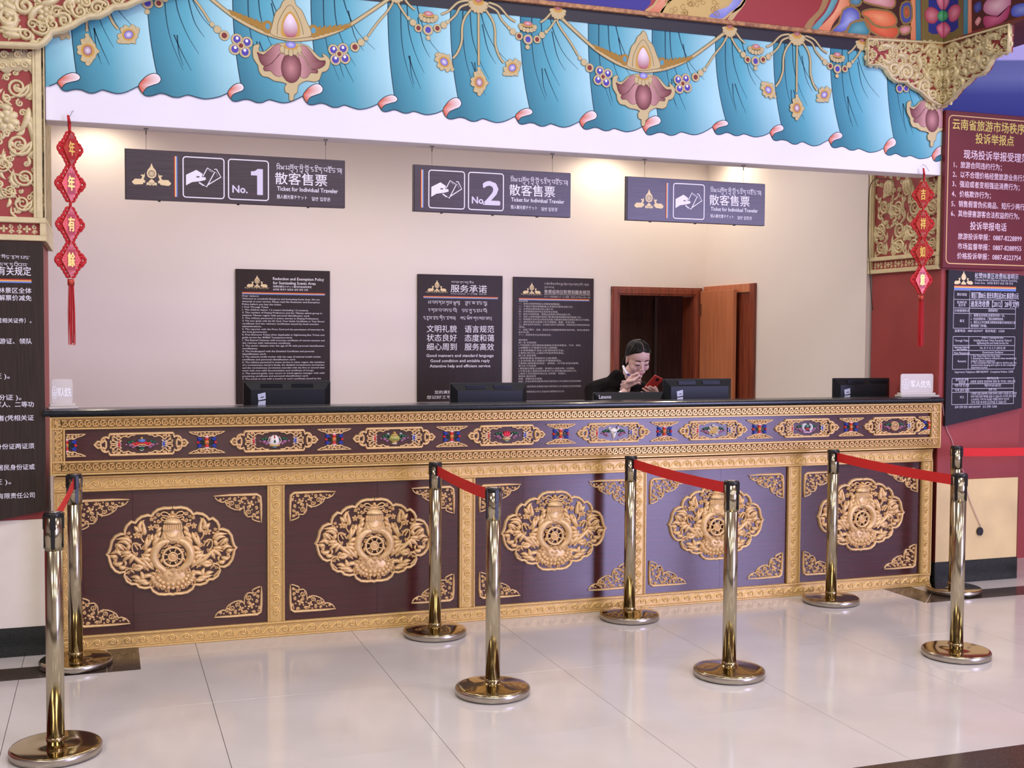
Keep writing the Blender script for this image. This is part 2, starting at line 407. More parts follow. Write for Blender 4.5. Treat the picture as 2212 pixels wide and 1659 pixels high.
# hall around the camera
HALLW = mat('hall_wall_paint', (210, 202, 194), .7)
HW = MB(); HW.box(-7, 8.2, -14, -13.8, 0, 5.2); HW.box(13.8, 14.5, -14, -13.8, 0, 5.2)
HW.box(8.2, 13.8, -14, -13.8, 4.4, 5.2)
struct('wall_rear', HW, HALLW)
wallbox('wall_hall_left', -7.2, -7, -14, .7, 0, 5.2, HALLW); wallbox('wall_hall_right', 14.5, 14.7, -14, .7, 0, 5.2, HALLW)
wallbox('wall_hall_front_left', -7, .25, .55, .7, 0, 5.2, RED_WALL); wallbox('wall_hall_front_right', 6.8, 14.5, .55, .7, 0, 5.2, RED_WALL)
wallbox('ceiling_hall', -7.2, 14.7, -14, .7, 5.15, 5.35, mat('hall_ceiling', (200, 190, 180), .8))
wallbox('wall_front', -7, 14.5, .15, .55, 3.4, 5.2, RED_WALL)
# ------------------------------------------------------------------ columns and carved capitals
def inside(p, poly):
    c = False
    for (x0, z0), (x1, z1) in zip(poly, poly[1:]+poly[:1]):
        if (z0 > p[1]) != (z1 > p[1]) and p[0] < (x1-x0)*(p[1]-z0)/(z1-z0)+x0: c = not c
    return c
def filler(mb, poly, n, r, w, h, base, seed):
    """small secondary curls and leaves filling the ground between the main scrolls"""
    rnd = random.Random(seed); X = [p[0] for p in poly]; Z = [p[1] for p in poly]; k = 0; pts = []
    for _ in range(n*30):
        if k >= n: break
        p = (rnd.uniform(min(X), max(X)), rnd.uniform(min(Z), max(Z)))
        if not inside(p, poly) or any(math.hypot(p[0]-a, p[1]-b_) < r*1.25 for a, b_ in pts): continue
        pts.append(p); k += 1; a = rnd.random()*6.28
        if k % 3: mb.spiral(p[0], p[1], r*.75, r*.15, a, 1.25*rnd.choice((-1, 1)), w, h, base, n=8)
        else: mb.leaf([(p[0]-r*math.cos(a), p[1]-r*math.sin(a)), (p[0]+r*.4*math.sin(a), p[1]-r*.4*math.cos(a)), (p[0]+r*math.cos(a), p[1]+r*math.sin(a))], w*1.6, h, base, 3)
def scrollwork(mb, xs, zs, r, w, h, seed=0, base=0, fl=.2):
    rnd = random.Random(seed)
    for i, x in enumerate(xs):
        for j, z in enumerate(zs):
            sg = 1 if (i+j) % 2 == 0 else -1; a = rnd.uniform(-.5, .5)+(PI if sg > 0 else 0)
            if rnd.random() < fl: mb.flower(x, z, r*.8, h*1.3, base, 5, rnd.random()*3); continue
            mb.spiral(x, z, r, r*.22, a, 1.55*sg, w, h, base, tail=(x+sg*r*1.3, z-r*1.25))
            mb.spiral(x+sg*r*.95, z+r*.95, r*.36, r*.1, -a, -1.1*sg, w*.6, h*.7, base)
            mb.leaf([(x-sg*r, z-r*.8), (x-sg*r*1.35, z-r*.2), (x-sg*r*1.1, z+r*.5)], w*.9, h*.8, base)
def column(name, label, x0, x1, dado):
    t = thing(name, label, 'column', ((x0+x1)/2, .35, 0)); X = (x1-x0)/2
    q = MB(); q.box(-X, X, -.35, .35, .664, 3.40, .004); q.build('shaft', RED_WALL, t)
    q = MB(); q.box(-X, X, -.35, .35, .14, .664, .002); q.build('dado', dado, t)
    s_ = 1 if x0 < 3 else -1; q = MB(); q.box(*sorted((s_*X, s_*(X+.0015))), -.35, .35, .142, .664); q.build('inner_side_panel', mat('shaded_red_paint', (104, 36, 34), .5), t)  # column red darkened, the shade of the inner side put into its colour
    q = MB(); q.box(-X-.006, X+.006, -.356, .356, 0, .142, .004); q.build('plinth', BLACKSTONE, t)
    return t
def capital(t, ox, x0, x1, z0, z1, rot, lx, ly, lat_x, strip_l, strip_r, ztop_rail, m, seed, spir=None):
    """carved face in local xz, x0..x1; children of column t; placed by rotation and offset"""
    def put(name, mb, mm, smooth=False):
        o = mb.build(name, mm, t, smooth); o.rotation_euler = (0, 0, rot); o.location = (lx, ly, 0); return o
    q = MB(); q.box(x0, x1, -.002, .0, z0+.02, z1); put('capital_backing', q, RED_WALL)
    for (a, b_, c, d) in ((x0, x0+strip_l, z0+.11, z1), (x1-strip_r, x1, z0+.11, z1)):
        if b_-a > .001:
            q = MB(); q.box(a, b_, -.022, 0, c, d, .003); q.box(a+(b_-a)*.25, b_-(b_-a)*.25, -.027, -.022, c, d, .002); put('capital_stile', q, m)
    for (c, d) in ((z0, z0+.028), (z0+.085, z0+.112)):
        q = MB(); q.box(x0, x1, -.026, 0, c, d, .003); put('capital_rail', q, m)
    for (a, b_) in ((x0, x0+.028), (x1-.028, x1)):
        q = MB(); q.box(a, b_, -.024, 0, z0+.028, z0+.085, .002); put('capital_rail', q, m)
    q = MB(); n = max(2, int((x1-x0)/.11)); W = (x1-x0-.07)/n
    for i in range(n):
        cx = x0+.035+W*(i+.5)
        q.flower(cx, z0+.056, .02, .012, 0, 4, 0)
        for s_ in (-1, 1):
            q.spiral(cx+s_*.034, z0+.056+.01, .011, .004, PI/2, 1.2*s_, .004, .007)
            q.spiral(cx+s_*.036, z0+.056-.013, .009, .003, -PI/2, -1.2*s_, .0035, .006)
            q.leaf([(cx+s_*.02, z0+.038), (cx+s_*.035, z0+.05), (cx+s_*.05, z0+.04)], .005, .006)
    put('capital_frieze_carving', q, m, True)
    q = MB()
    if spir:
        for (cx, cz, r, sg) in spir:
            q.spiral(cx, cz, r*1.12, r*.2, PI*.9 if sg > 0 else .3, 1.85*sg, r*.19, .018, tail=(cx+sg*r*1.2, cz-r*1.3))
            q.spiral(cx+sg*r*1.0, cz+r*.9, r*.38, r*.1, .5, -1.2*sg, r*.15, .013)
            q.leaf([(cx-sg*r*.7, cz-r*1.1), (cx-sg*r*1.4, cz-r*.5), (cx-sg*r*1.25, cz+r*.7)], r*.3, .014); q.leaf([(cx+sg*r*.5, cz-r*1.9), (cx+sg*r*1.3, cz-r*1.3), (cx+sg*r*1.25, cz-r*.4)], r*.2, .013); q.spiral(cx+sg*r*.2, cz+r*1.45, r*.3, r*.08, 1., 1.2*sg, r*.13, .012)
            q.spiral(cx-sg*r*1.15, cz-r*1.0, r*.3, r*.08, 2., 1.1*sg, r*.13, .012)
    filler(q, [(x0+strip_l+.01, z0+.13), (x1-strip_r-.01, z0+.13), (x1-strip_r-.01, min(z1, 3.0)-.01), (x0+strip_l+.01, min(z1, 3.0)-.01)], 130, .026, .0065, .010, 0, seed)
    put('capital_scrollwork', q, m, True)
    return put
colL = column('square_column', 'red square column left of the counter with cream dado and black plinth', .232, .875, CREAM)
# front face spirals, measured on the face
cxL = (.232+.875)/2
def PF(u, v): x, z = onY(u, v, -.02); return x-cxL, z
spL = []
for (u, v, r, sg) in [(37, 187, .046, -1), (40, 311, .052, -1), (53, 382, .042, 1), (48, 438, .038, -1), (6, 355, .034, 1), (20, 412, .032, 1), (-25, 311, .05, 1), (-35, 187, .046, 1), (-40, 400, .05, -1)]:
    x, z = PF(u, v); spL.append((x, z, r, sg))
putL = capital(colL, 0, -.34, .344, 2.004, 3.39, 0, 0, -.35, 0, .055, .055, 0, GOLDP, 3, spL)
q = MB()
x, z = PF(14, 258); q.flower(x, z, .06, .02, 0, 7); q.dome(x, z, .022, .022, .03)
for (a, b_) in [((62, 230), (40, 285)), ((70, 300), (60, 240)), ((-2, 225), (20, 240)), ((58, 250), (75, 340))]:
    p0, p1 = PF(*a), PF(*b_); q.leaf([p0, ((p0[0]+p1[0])/2+.015, (p0[1]+p1[1])/2), p1], .02, .02)
pts = [PF(*p) for p in [(-20, 112), (72, 112), (72, 165), (62, 150), (50, 148), (40, 155), (28, 150), (15, 160), (0, 150), (-20, 160)]]
q.prism(pts, 0, .014)
for (u, v) in [(8, 118), (38, 118), (66, 120), (30, 140), (54, 140), (4, 142)]:
    x, z = PF(u, v); q.spiral(x, z, .02, .006, 0, 1.3, .006, .008, .014)
q.build('capital_cloud_carving', GOLDP, colL, True, (0, -.35, 0))
# inner side of the capital, gold leaf flaking off
q = MB(); q.box(.3215, .342, -.372, .36, 2.004, 3.39, .003); q.build('capital_side_panel', OLDGOLD, colL)
q = MB(); q.box(.3425, .349, -.365, .36, 2.0, 2.03, .002); q.box(.3425, .349, -.365, .36, 2.085, 2.11, .002); q.box(.3425, .347, -.36, .36, 2.03, 2.085); q.build('capital_side_rail', GOLDP, colL)

colR = column('square_column', 'red square column right of the counter with yellow dado, lattice capital facing the booth', 6.13, 6.775, YELLOW)
# inner face looks towards -x : local x runs towards -y (local x = .35 - y)
spR = []
for (X, Y, r, sg) in [(650, 645, .048, -1), (800, 655, .054, 1), (985, 650, .052, -1), (1185, 640, .05, 1), (612, 900, .05, 1), (818, 900, .056, -1), (972, 885, .056, 1), (1190, 830, .046, -1), (610, 1095, .044, -1), (815, 1075, .05, 1), (980, 1065, .046, -1), (1180, 1050, .046, 1), (700, 470, .035, 1), (905, 450, .04, -1), (1190, 450, .04, 1)]:
    y, z = onX(1780+X/5.12, 320+Y/5.12, 6.11); spR.append((.35-y, z, r, sg))
XR = -.3225
capital(colR, 0, -.37, .345, 2.0, 3.38, -PI/2, XR, 0, 0, .045, .022, 0, GOLDP, 5, spR)
q = MB()
for (X, Y) in [(700, 430), (900, 420), (1090, 420)]:
    y, z = onX(1780+X/5.12, 320+Y/5.12, 6.11); cx = .35-y
    for s_ in (-1, 0, 1): q.leaf([(cx, z+.05), (cx+s_*.03, z+.01), (cx+s_*.02, z-.05)], .022, .02)
o = q.build('capital_leaf_carving', GOLDP, colR, True); o.rotation_euler = (0, 0, -PI/2); o.location = (XR, 0, 0)
q = MB(); q.box(.3226, .33, -.352, -.3, .142, .645, .002); q.build('corner_bead', WOODF, colR)
# painted blue drape on the column's front, above the notice
q = MB()
def gradpoly(mb, P0, d, pts, cols): mb.prism([P0(*p) for p in pts], d, d, [L(c) for c in cols])
PR = lambda u, v: (onY(u, v, 0)[0]-(6.13+6.775)/2, onY(u, v, 0)[1])
nx = 8
for i in range(nx):
    u0, u1 = 2030+i*25, 2055+i*25; va, vb = 95, 262
    rowsv = [(0, (196, 196, 236)), (128, (190, 188, 232)), (132, (96, 108, 160)), (170, (104, 116, 170)), (205, (50, 62, 140)), (262, (26, 34, 128))]
    for (v0, c0), (v1, c1) in zip(rowsv, rowsv[1:]):
        gradpoly(q, PR, .0012, [(u0, v0), (u1, v0), (u1, v1), (u0, v1)], [c0, c0, c1, c1])
q.build('painted_blue_drape', PAINT, colR, loc=(0, -.35, 0), label='blue drape painted on the column front above the notice')

# ------------------------------------------------------------------ beam with painted valance
beam = thing('painted_beam', 'white beam over the counter opening with a painted turquoise drape and jewel garlands', 'beam', (3.5, .075, 2.585))
def BP(mb, name, m=PAINT, label=None, kind=None):
    mb.xf(Matrix.Translation((-3.5, -.075, -2.585))); return mb.build(name, m, beam, label=label, kind=kind)
q = MB(); q.box(.90, 6.11, 0, .15, 2.585, 3.40, .002); BP(q, 'beam_body', BEAM_WHITE)
q = MB(); q.box(.90, 6.11, -.0088, 0, 3.302, 3.37); BP(q, 'black_band', mat('black_band_paint', (30, 28, 40), .5))
P = lambda u, v: onY(u, v, 0)
bases = [(125, 178), (300, 186), (492, 201), (655, 207), (817, 224), (957, 238), (1113, 251), (1252, 262), (1388, 273), (1539, 274), (1663, 286), (1790, 302), (1909, 320), (2013, 336)]
tips = [(171, 165), (345, 168), (525, 187), (695, 190), (856, 212), (994, 220), (1148, 240), (1287, 247), (1425, 258), (1571, 265), (1691, 275), (1818, 291), (1934, 305), (2040, 322)]
tops = [150, 317, 502, 671, 837, 972, 1123, 1270, 1408, 1545, 1671, 1794, 1917, 2037]
hem = [(0, 0), (.026, .055), (.06, .1), (.115, .108), (.18, .088), (.234, .075), (.30, .082), (.38, .112), (.46, .105), (.54, .068), (.625, .085), (.73, .105), (.83, .085), (.92, .045), (1, 0)]
bW = [P(*b_) for b_ in bases]; tW = [P(*t_) for t_ in tips]; oW = [P(u, 60)[0] for u in tops]
bW = [(-.0+P(-30, 172)[0], P(-30, 172)[1])]+bW; tW = [None]+tW; oW = [P(-20, 60)[0]]+oW
rnd = random.Random(4)
curlmb = []
for i in range(len(bW)):
    z3 = 3.303; last = i == len(bW)-1
    b0 = bW[i]; b1 = bW[i+1] if not last else (b0[0]+.33, b0[1]); tp = tW[i+1] if not last else None
    dpt = .001+(14-i)*.00045; wdt = b1[0]-b0[0]
    wob = rnd.uniform(.8, 1.15)
    H = [(b0[0]+t*wdt, b0[1]+(b1[1]-b0[1])*t-d*wdt*(wob if .2 < t < .9 else 1)) for t, d in hem]
    H = cr(H, 2)
    if tp: H += [(b1[0]+.25*(tp[0]-b1[0]), b1[1]+.45*(tp[1]+.03-b1[1])), (tp[0]-.012, tp[1]+.012)]
    xl = oW[i]-.03; xr = oW[i+1] if not last else b1[0]
    n = len(H); NV = 10; vs = []; cs = []
    xmax = 6.109
    for k, (hx, hz) in enumerate(H):
        u = k/(n-1); tx = (hx-b0[0])/(H[-1][0]-b0[0])
        xt = xl+(xr-xl)*tx
        for j in range(NV+1):
            s_ = j/NV; e = s_**2.2
            x = xt+(hx-xt)*e; z = z3+(hz-z3)*s_
            tt = min(1, max(0, (x-(oW[i]+(b0[0]+.09-oW[i])*e))/(xr-oW[i]+1e-6)))
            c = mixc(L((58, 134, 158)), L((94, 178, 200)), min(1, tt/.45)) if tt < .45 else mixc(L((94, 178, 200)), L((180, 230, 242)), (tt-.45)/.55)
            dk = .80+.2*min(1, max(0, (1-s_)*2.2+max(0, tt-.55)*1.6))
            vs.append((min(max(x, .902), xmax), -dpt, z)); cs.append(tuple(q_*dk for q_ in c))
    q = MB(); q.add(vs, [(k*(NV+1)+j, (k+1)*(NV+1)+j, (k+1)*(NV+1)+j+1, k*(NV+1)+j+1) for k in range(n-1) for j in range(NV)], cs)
    # outlines
    q.col = L((22, 52, 72)); inb = lambda p: .903 < p[0] < 6.108
    hl = [p for p in H[1:] if inb(p)]
    if len(hl) > 2: q.line(hl, .004, dpt+.0001)
    if tp:
        e_ = [(vs[(n-1)*(NV+1)+j][0], vs[(n-1)*(NV+1)+j][2]) for j in range(NV+1)]
        e_ = [p for p in e_ if inb(p)]
        if len(e_) > 2: q.line(e_, .0045, dpt+.0001)
    # crease strokes
    q.col = L((16, 62, 84)); hh = z3-(b0[1]+b1[1])/2; w0 = xr-oW[i]
    for st in ([(.12, 0), (.13, .3), (.19, .55), (.33, .82)], [(.24, 0), (.27, .25), (.38, .48), (.52, .66)], [(.38, 0), (.44, .14), (.58, .33), (.8, .48)],
               [(.27, .5), (.29, .66), (.34, .78)], [(.27, .5), (.36, .66), (.47, .82)], [(.42, .12), (.5, .36), (.62, .5)]):
        j_ = rnd.uniform(-.03, .03)
        pp = cr([(oW[i]+w0*(a+j_+.06), z3-hh*b_) for a, b_ in st], 4)
        pp = [p for p in pp if inb(p)]
        if len(pp) > 3: q.line(pp, [.0068*(1-.75*k/(len(pp)-1)) for k in range(len(pp))], dpt+.0001)
    BP(q, 'painted_fold')
    # turned-up curl showing the red lining
    if tp and tp[0] < 6.16:
        bx, bz = b1; tx, tz = tp[0], tp[1]; q = MB(); dw, dh = tx-bx, tz-bz
        fr = [(-.02, .0), (.16, .62), (.40, 1.1), (.70, 1.38), (.93, 1.28), (1.06, .85), (.95, .42), (.66, .16), (.40, -.1), (.25, -.45), (.17, -.72)]
        out = cr([(bx+a*dw, bz+b_*dh) for a, b_ in fr], 3, True)
        out = [(min(x, 6.108), z) for x, z in out]
        cc = []
        for x, z in out:
            t = (x-bx)/dw; cc.append(mixc(L((214, 88, 44)), L((246, 240, 244)), min(1, max(0, (t-.16)*2.0))))
        q.prism(out, dpt+.0002, dpt+.0002, cc)
        q.col = L((26, 46, 62)); q.line(out, .0036, dpt+.0003, True)
        BP(q, 'painted_curl')
# ---- garlands
GC = L((206, 188, 142)); GD = L((120, 104, 66)); OC = L((206, 160, 72)); MAR = L((128, 52, 52)); BLU = L((84, 70, 176))
DJ = .0092
RC = [0]
def ring(mb, x, z, r, ccol, rc=.58, d=DJ+.0006, c2=None):
    RC[0] = (RC[0]+1) % 37; d += RC[0]*.000012
    mb.col = GD; mb.ell(x, z, r*1.06, r*1.06, d, 14); mb.col = GC; mb.ell(x, z, r, r, d+.0001, 14)
    if ccol: mb.col = ccol; mb.ell(x, z, r*rc, r*rc*1.05, d+.0002, 12, c2=c2)
def strand(mb, pts, w=.011, d=DJ-.0002):
    p = cr(pts, 5); mb.col = GD; mb.line(p, w*1.3, d-.0001); mb.col = GC; mb.line(p, w*.85, d)
def F2(X, Y): return P(460+X/3.95, Y/3.95)
def F3(X, Y): return P(900+X/3.95, Y/3.95)
xA = F2(662, 385)[0]
def lotus(cx, part='painted_lotus_pendant'):
    q = MB(); R = lambda pts: [(F2(*p)[0]-xA+cx, F2(*p)[1]) for p in pts]
    cl = lambda pts: pts
    o = cl(cr(R([(340, 420), (355, 390), (395, 385), (385, 420), (400, 445), (450, 440), (500, 395), (570, 375), (662, 372), (740, 380), (810, 400), (880, 470), (915, 495), (945, 490), (930, 465), (960, 475), (995, 520), (985, 580), (960, 610), (925, 620), (905, 680), (860, 700), (800, 690), (740, 715), (720, 745), (715, 790), (690, 810), (685, 850), (665, 862), (650, 850), (648, 800), (620, 790), (612, 745), (630, 720), (580, 700), (520, 690), (470, 660), (420, 650), (390, 600), (385, 560), (345, 500)]), 2, True))
    q.col = GD; q.line(o, .006, DJ+.0001, True); q.col = GC; q.flat(o, DJ+.0002)
    pet = [[(375, 445), (430, 470), (520, 395), (570, 385), (590, 430), (560, 470), (500, 540), (440, 570), (400, 530), (385, 480)],
           [(955, 520), (910, 520), (860, 480), (800, 405), (745, 395), (740, 440), (790, 500), (840, 590), (900, 590), (950, 560)],
           [(430, 575), (500, 545), (565, 470), (610, 470), (580, 560), (590, 650), (530, 650), (490, 610), (440, 610)],
           [(890, 600), (830, 590), (780, 500), (720, 465), (750, 560), (745, 660), (800, 665), (830, 625), (885, 630)]]
    for k, pl in enumerate(pet):
        pp = cl(cr(R(pl), 2, True)); ce = (sum(p[0] for p in pp)/len(pp), sum(p[1] for p in pp)/len(pp))
        n = len(pp); dd = DJ+.0003+.0001*(k//2)
        q.prism(pp, dd, dd, [mixc(L((206, 154, 156)), L((112, 50, 56)), min(1, max(0, (abs(x-cx)-.045)/.10))) for x, z in pp])
        q.col = L((90, 40, 46)); q.line(pp, .0022, dd+.0001, True)
    x, z = R([(665, 585)])[0]; q.col = L((108, 50, 56)); q.ell(x, z, .052, .076, DJ+.0006, 18, c2=L((200, 140, 142)))
    for k in range(5):
        x, z = R([(590+36*k, 425+(18 if k in (1, 3) else 28 if k == 2 else 0))])[0]
        q.col = GD; q.ell(x, z, .0145, .02, DJ+.0007, 10); q.col = GC; q.ell(x, z, .0125, .018, DJ+.0008, 10)
    x, z = R([(662, 400)])[0]; q.col = OC; q.ell(x, z, .036, .017, DJ+.0009, 12); q.col = L((116, 112, 214)); q.ell(x, z+.008, .026, .017, DJ+.001, 12, c2=L((206, 206, 246)))
    return q.clipx(6.108)
def crown(cx):
    q = MB(); R = lambda pts: [(F2(*p)[0]-xA+cx, F2(*p)[1]) for p in pts]
    rh = R([(850, 330), (1000, 290), (1150, 225), (1330, 110), (1490, 0), (1540, -30)])
    strand(q, [(2*cx-x, z) for x, z in reversed(rh)]+[(cx, R([(662, 342)])[0][1])]+rh, .016, DJ)
    for sg in (0, 1):
        for k in range(7):
            if sg: p = R([(850+44*k, 316-10*k), (862+44*k, 262-6*k), (918+44*k, 218-3*k), (904+44*k, 318-14*k)])
            else: p = R([(478-46*k, 282-22*k), (462-46*k, 226-20*k), (408-46*k, 178-16*k), (428-46*k, 276-24*k)])
            q.col = L((168, 128, 50)); q.flat(p, DJ+.0002+.00002*k); 
        a = (855, 270) if sg else (465, 235); x, z = R([a])[0]
        q.col = L((170, 130, 56)); q.ell(x, z, .028, .034, DJ+.0004, 12); q.col = L((92, 160, 186)); q.ell(x, z+.004, .012, .016, DJ+.0005, 8)
    fl = cr(R([(490, 290), (500, 240), (515, 180), (535, 110), (575, 70), (595, 20), (630, -5), (655, -40), (690, 0), (705, 50), (750, 90), (775, 140), (800, 200), (825, 250), (835, 310), (760, 325), (660, 335), (560, 320)]), 2, True)
    q.col = GD; q.line(fl, .006, DJ+.0006, True); q.col = GC; q.flat(fl, DJ+.0007)
    q.col = GD; q.line(cr(R([(545, 300), (560, 180), (655, 45), (740, 180), (770, 300)]), 4), .003, DJ+.0008)
    q.col = OC; q.flat(cr(R([(595, 315), (580, 240), (600, 160), (655, 100), (710, 160), (740, 240), (725, 318)]), 3, True), DJ+.0009)
    dp = cr(R([(625, 315), (597, 240), (615, 170), (655, 120), (695, 170), (720, 240), (700, 315)]), 3, True); n = len(dp)
    x, z = R([(657, 190)])[0]
    q.add([(a, -DJ-.001, b_) for a, b_ in dp]+[(x, -DJ-.001, z)], [(i, (i+1) % n, n) for i in range(n)], [mixc(L((170, 84, 92)), L((240, 222, 240)), max(0, min(1, (b_-dp[0][1])/.1))) for a, b_ in dp]+[L((244, 232, 246))])
    return q
def crossflower(mb, x, z, rot):
    for k in range(4):
        a = rot+PI/2*k; ring(mb, x+.036*math.cos(a), z+.036*math.sin(a), .0275, BLU, .66, DJ+.0002*k)
        mb.col = (.9, .9, .95); mb.ell(x+.034*math.cos(a), z+.034*math.sin(a)+.007, .0075, .0085, DJ+.0012, 8)
    ring(mb, x, z, .020, MAR, .55, DJ+.0014)
def rosette(mb, x, z, s=1):
    for k in range(9):
        a = PI+PI*k/8; mb.col = GD; mb.ell(x+.034*s*math.cos(a), z+.034*s*math.sin(a), .0175*s, .0115*s, DJ+.0003, 8, a)
        mb.col = GC; mb.ell(x+.034*s*math.cos(a), z+.034*s*math.sin(a), .0155*s, .0095*s, DJ+.0004+.00002*k, 8, a)
    mb.col = GC; mb.ell(x, z-.005, .034*s, .028*s, DJ+.0007, 12); mb.col = OC; mb.ell(x, z+.006, .028*s, .017*s, DJ+.0008, 12)
    mb.col = L((176, 92, 92)); mb.ell(x, z+.018*s, .019*s, .017*s, DJ+.0009, 12, c2=L((222, 170, 170)))
def pendant(mb, x, z, rot, gem, s=1):
    n = 26; pp = []
    for k in range(n):
        a = 2*PI*k/n; r = (.045+.006*math.cos(9*a)+.004*math.cos(4*a))*s*(1.22 if abs(math.sin(a)) > .8 else 1)
        pp.append((x+r*math.cos(a+rot), z+r*1.05*math.sin(a+rot)))
    mb.col = GD; mb.line(pp, .004, DJ, True); mb.col = GC; mb.flat(pp, DJ+.0001)
    mb.col = OC; mb.ell(x, z, .031*s, .034*s, DJ+.0003, 14, rot); mb.col = gem; mb.ell(x, z, .021*s, .025*s, DJ+.0004, 12, rot, c2=L((236, 226, 246)))
    dx, dz = -math.sin(rot), math.cos(rot); ring(mb, x-dx*.062*s, z-dz*.062*s, .011*s, None); ring(mb, x+dx*.058*s, z+dz*.058*s, .009*s, None)
# measured anchors
xB = P(1388.6, 139)[0]; per = xB-xA
xC3 = F3(526, 200)[0]
for k, cx in enumerate([xA-per, xA, xB, xB+per]):
    if 1.1 < cx < 6.2:
        if cx < 6: BP(crown(cx), 'painted_crown')
        BP(lotus(cx), 'painted_lotus_pendant')
    if cx < 6.0 and cx > 1.1:
        q = MB()
        for sg in (-1, 1):
            R = lambda X, Y: (cx+sg*(F2(X, Y)[0]-xA), F2(X, Y)[1])
            x, z = R(1075, 465)
            crossflower(q, x, z, PI/4+sg*.2)
            ring(q, *R(1208, 405), .024, MAR); ring(q, *R(1262, 365), .018, None); ring(q, *R(1303, 332), .012, None)
            strand(q, [R(1320, 312), R(1400, 200), R(1490, 95), R(1545, 0)], .010)
        BP(q, 'painted_bead_garland')
    elif cx >= 6.0:
        q = MB(); x0_, z0_ = P(1941, 192); x1_, z1_ = P(1955, 192); ring(q, x0_, z0_, .026, BLU, .66); ring(q, x1_, z1_, .022, BLU, .66); BP(q, 'painted_bead_garland')
zr = F3(1200, 95)[1]; zc = F3(520, 40)[1]
for cx in (xC3-per, xC3, xC3+per):
    q = MB(); vis = lambda p: p[0] > .91
    for sg in (-1, 1):
        R = lambda X, Y: (cx+sg*(F3(X, Y)[0]-xC3), F3(X, Y)[1])
        if cx < 2 and sg < 0: continue
        strand(q, [R(1135, 120), R(1095, 165), R(1050, 195)], .010); strand(q, [R(840, 190), R(780, 150), R(700, 60), R(610, 25)], .010)
        strand(q, [R(1195, 150), R(1150, 220), R(1110, 270)], .010); strand(q, [R(780, 240), R(720, 170), R(680, 95), R(600, 50)], .010)
        for (X, Y, r, c) in [(1100, 275, .01, None), (1065, 303, .0175, None), (1022, 340, .021, MAR), (945, 340, .027, BLU), (942, 405, .0125, None), (870, 312, .021, MAR), (817, 275, .0175, None), (785, 242, .01, None)]:
            ring(q, *R(X, Y), r, c)
        x, z = R(943, 230); 
        for k in range(7):
            a = PI+PI*k/6; q.col = GD; q.ell(x+.042*math.cos(a), z+.02*math.sin(a), .0135, .015, DJ+.0009+.00004*k, 8); q.col = GC; q.ell(x+.042*math.cos(a), z+.02*math.sin(a), .0118, .0133, DJ+.0009+.00002+.00004*k, 8)
        q.col = OC; q.ell(x, z+.008, .034, .012, DJ+.0014, 12); q.col = L((176, 92, 92)); q.ell(x, z+.016, .026, .013, DJ+.0015, 12, c2=L((232, 190, 196)))
        x, z = R(1200, 95)
        if x < 6.05: rosette(q, x, z)
    for sg in (-1, 1):
        R = lambda X, Y: (cx+sg*(F3(X, Y)[0]-xC3), F3(X, Y)[1])
        strand(q, [R(580, 80), R(640, 170), R(665, 260), R(668, 380), R(700, 480), R(740, 540)], .011)
        x, z = R(812, 582)
        if x < .96: x = .96
        pendant(q, x, z, -sg*.9, L((96, 84, 190)), .92)
    R = lambda X, Y: (cx+(F3(X, Y)[0]-xC3), F3(X, Y)[1])
    strand(q, [R(525, 80), R(525, 300), R(527, 560)], .011); ring(q, *R(527, 590), .010, None); ring(q, *R(527, 620), .012, None)
    x, z = R(530, 705); pendant(q, x, z, 0, L((150, 84, 80)), 1.0)
    rosette(q, *R(522, 30), 1.15)
    BP(q, 'painted_pendant_cluster')
# screw holes/hooks under the beam belong to the hanging signs

# ------------------------------------------------------------------ upper lintel with cloud painting
lin = thing('painted_lintel', 'painted lintel above the turquoise drape with blue, gold and red cloud panels', 'beam', (3.5, -.0, 3.37))
def LP(mb, name, m=PAINT, par=None): mb.xf(Matrix.Translation((-3.5, 0, -3.37))); return mb.build(name, m, par or lin)
q = MB(); q.box(-.2, 6.088, -.02, .15, 3.396, 4.05, .003); LP(q, 'lintel_body', mat('lintel_red', (160, 52, 56), .5))
q = MB(); q.box(-.2, 6.09, -.030, .148, 3.371, 3.396, .003); LP(q, 'lintel_moulding', mat('dusty_gold_moulding', (196, 148, 100), .5, .2, noise=.35, nscale=(40, 40, 40), col2=(140, 92, 70)))
Q = lambda u, v: onY(u, v, -.02); 
def LPOL(name, pts, c, d=.0506, cc=None, sm=True, edge=None):
    d = d-.03
    q = MB(); p = [Q(*a) for a in pts]; p = cr(p, 2, True) if sm else p
    q.col = L(c)
    if cc:
        n = len(p); ce = (sum(a for a, _ in p)/n, sum(b_ for _, b_ in p)/n)
        q.add([(x, -d, z) for x, z in p]+[(ce[0], -d, ce[1])], [(i, (i+1) % n, n) for i in range(n)], [L(c)]*n+[L(cc)])
    else: q.flat(p, d)
    if edge: q.col = L(edge); q.line(p, .012, d+.0003, True)
    return LP(q, name)
q = MB(); q.col = L((64, 60, 150)); xq = Q(1391, 27)[0]; q.flat([(-.15, 3.398), (xq, 3.398), (xq+.04, 3.44), (xq+.06, 3.98), (-.15, 3.98)], .0204); LP(q, 'painted_blue_panel')
LPOL('painted_cloud', [(1388, 31), (1412, 12), (1428, -12), (1470, -60), (1500, -40), (1440, 6), (1424, 34)], (214, 120, 90), .0508, (236, 170, 140), edge=(206, 178, 120))
LPOL('painted_gold_cartouche', [(1424, 35), (1440, 10), (1458, -30), (1520, -60), (1590, -40), (1586, -10), (1570, 12), (1550, 18), (1536, 34), (1520, 41)], (212, 184, 118), .0511)
q = MB(); rr = random.Random(2)
for k in range(26):
    x, z = Q(1440+rr.random()*110, -20+rr.random()*52); q.spiral(x, z, .02, .005, rr.random()*6, 1.2, .0022, .0016, .0211, ball=False)
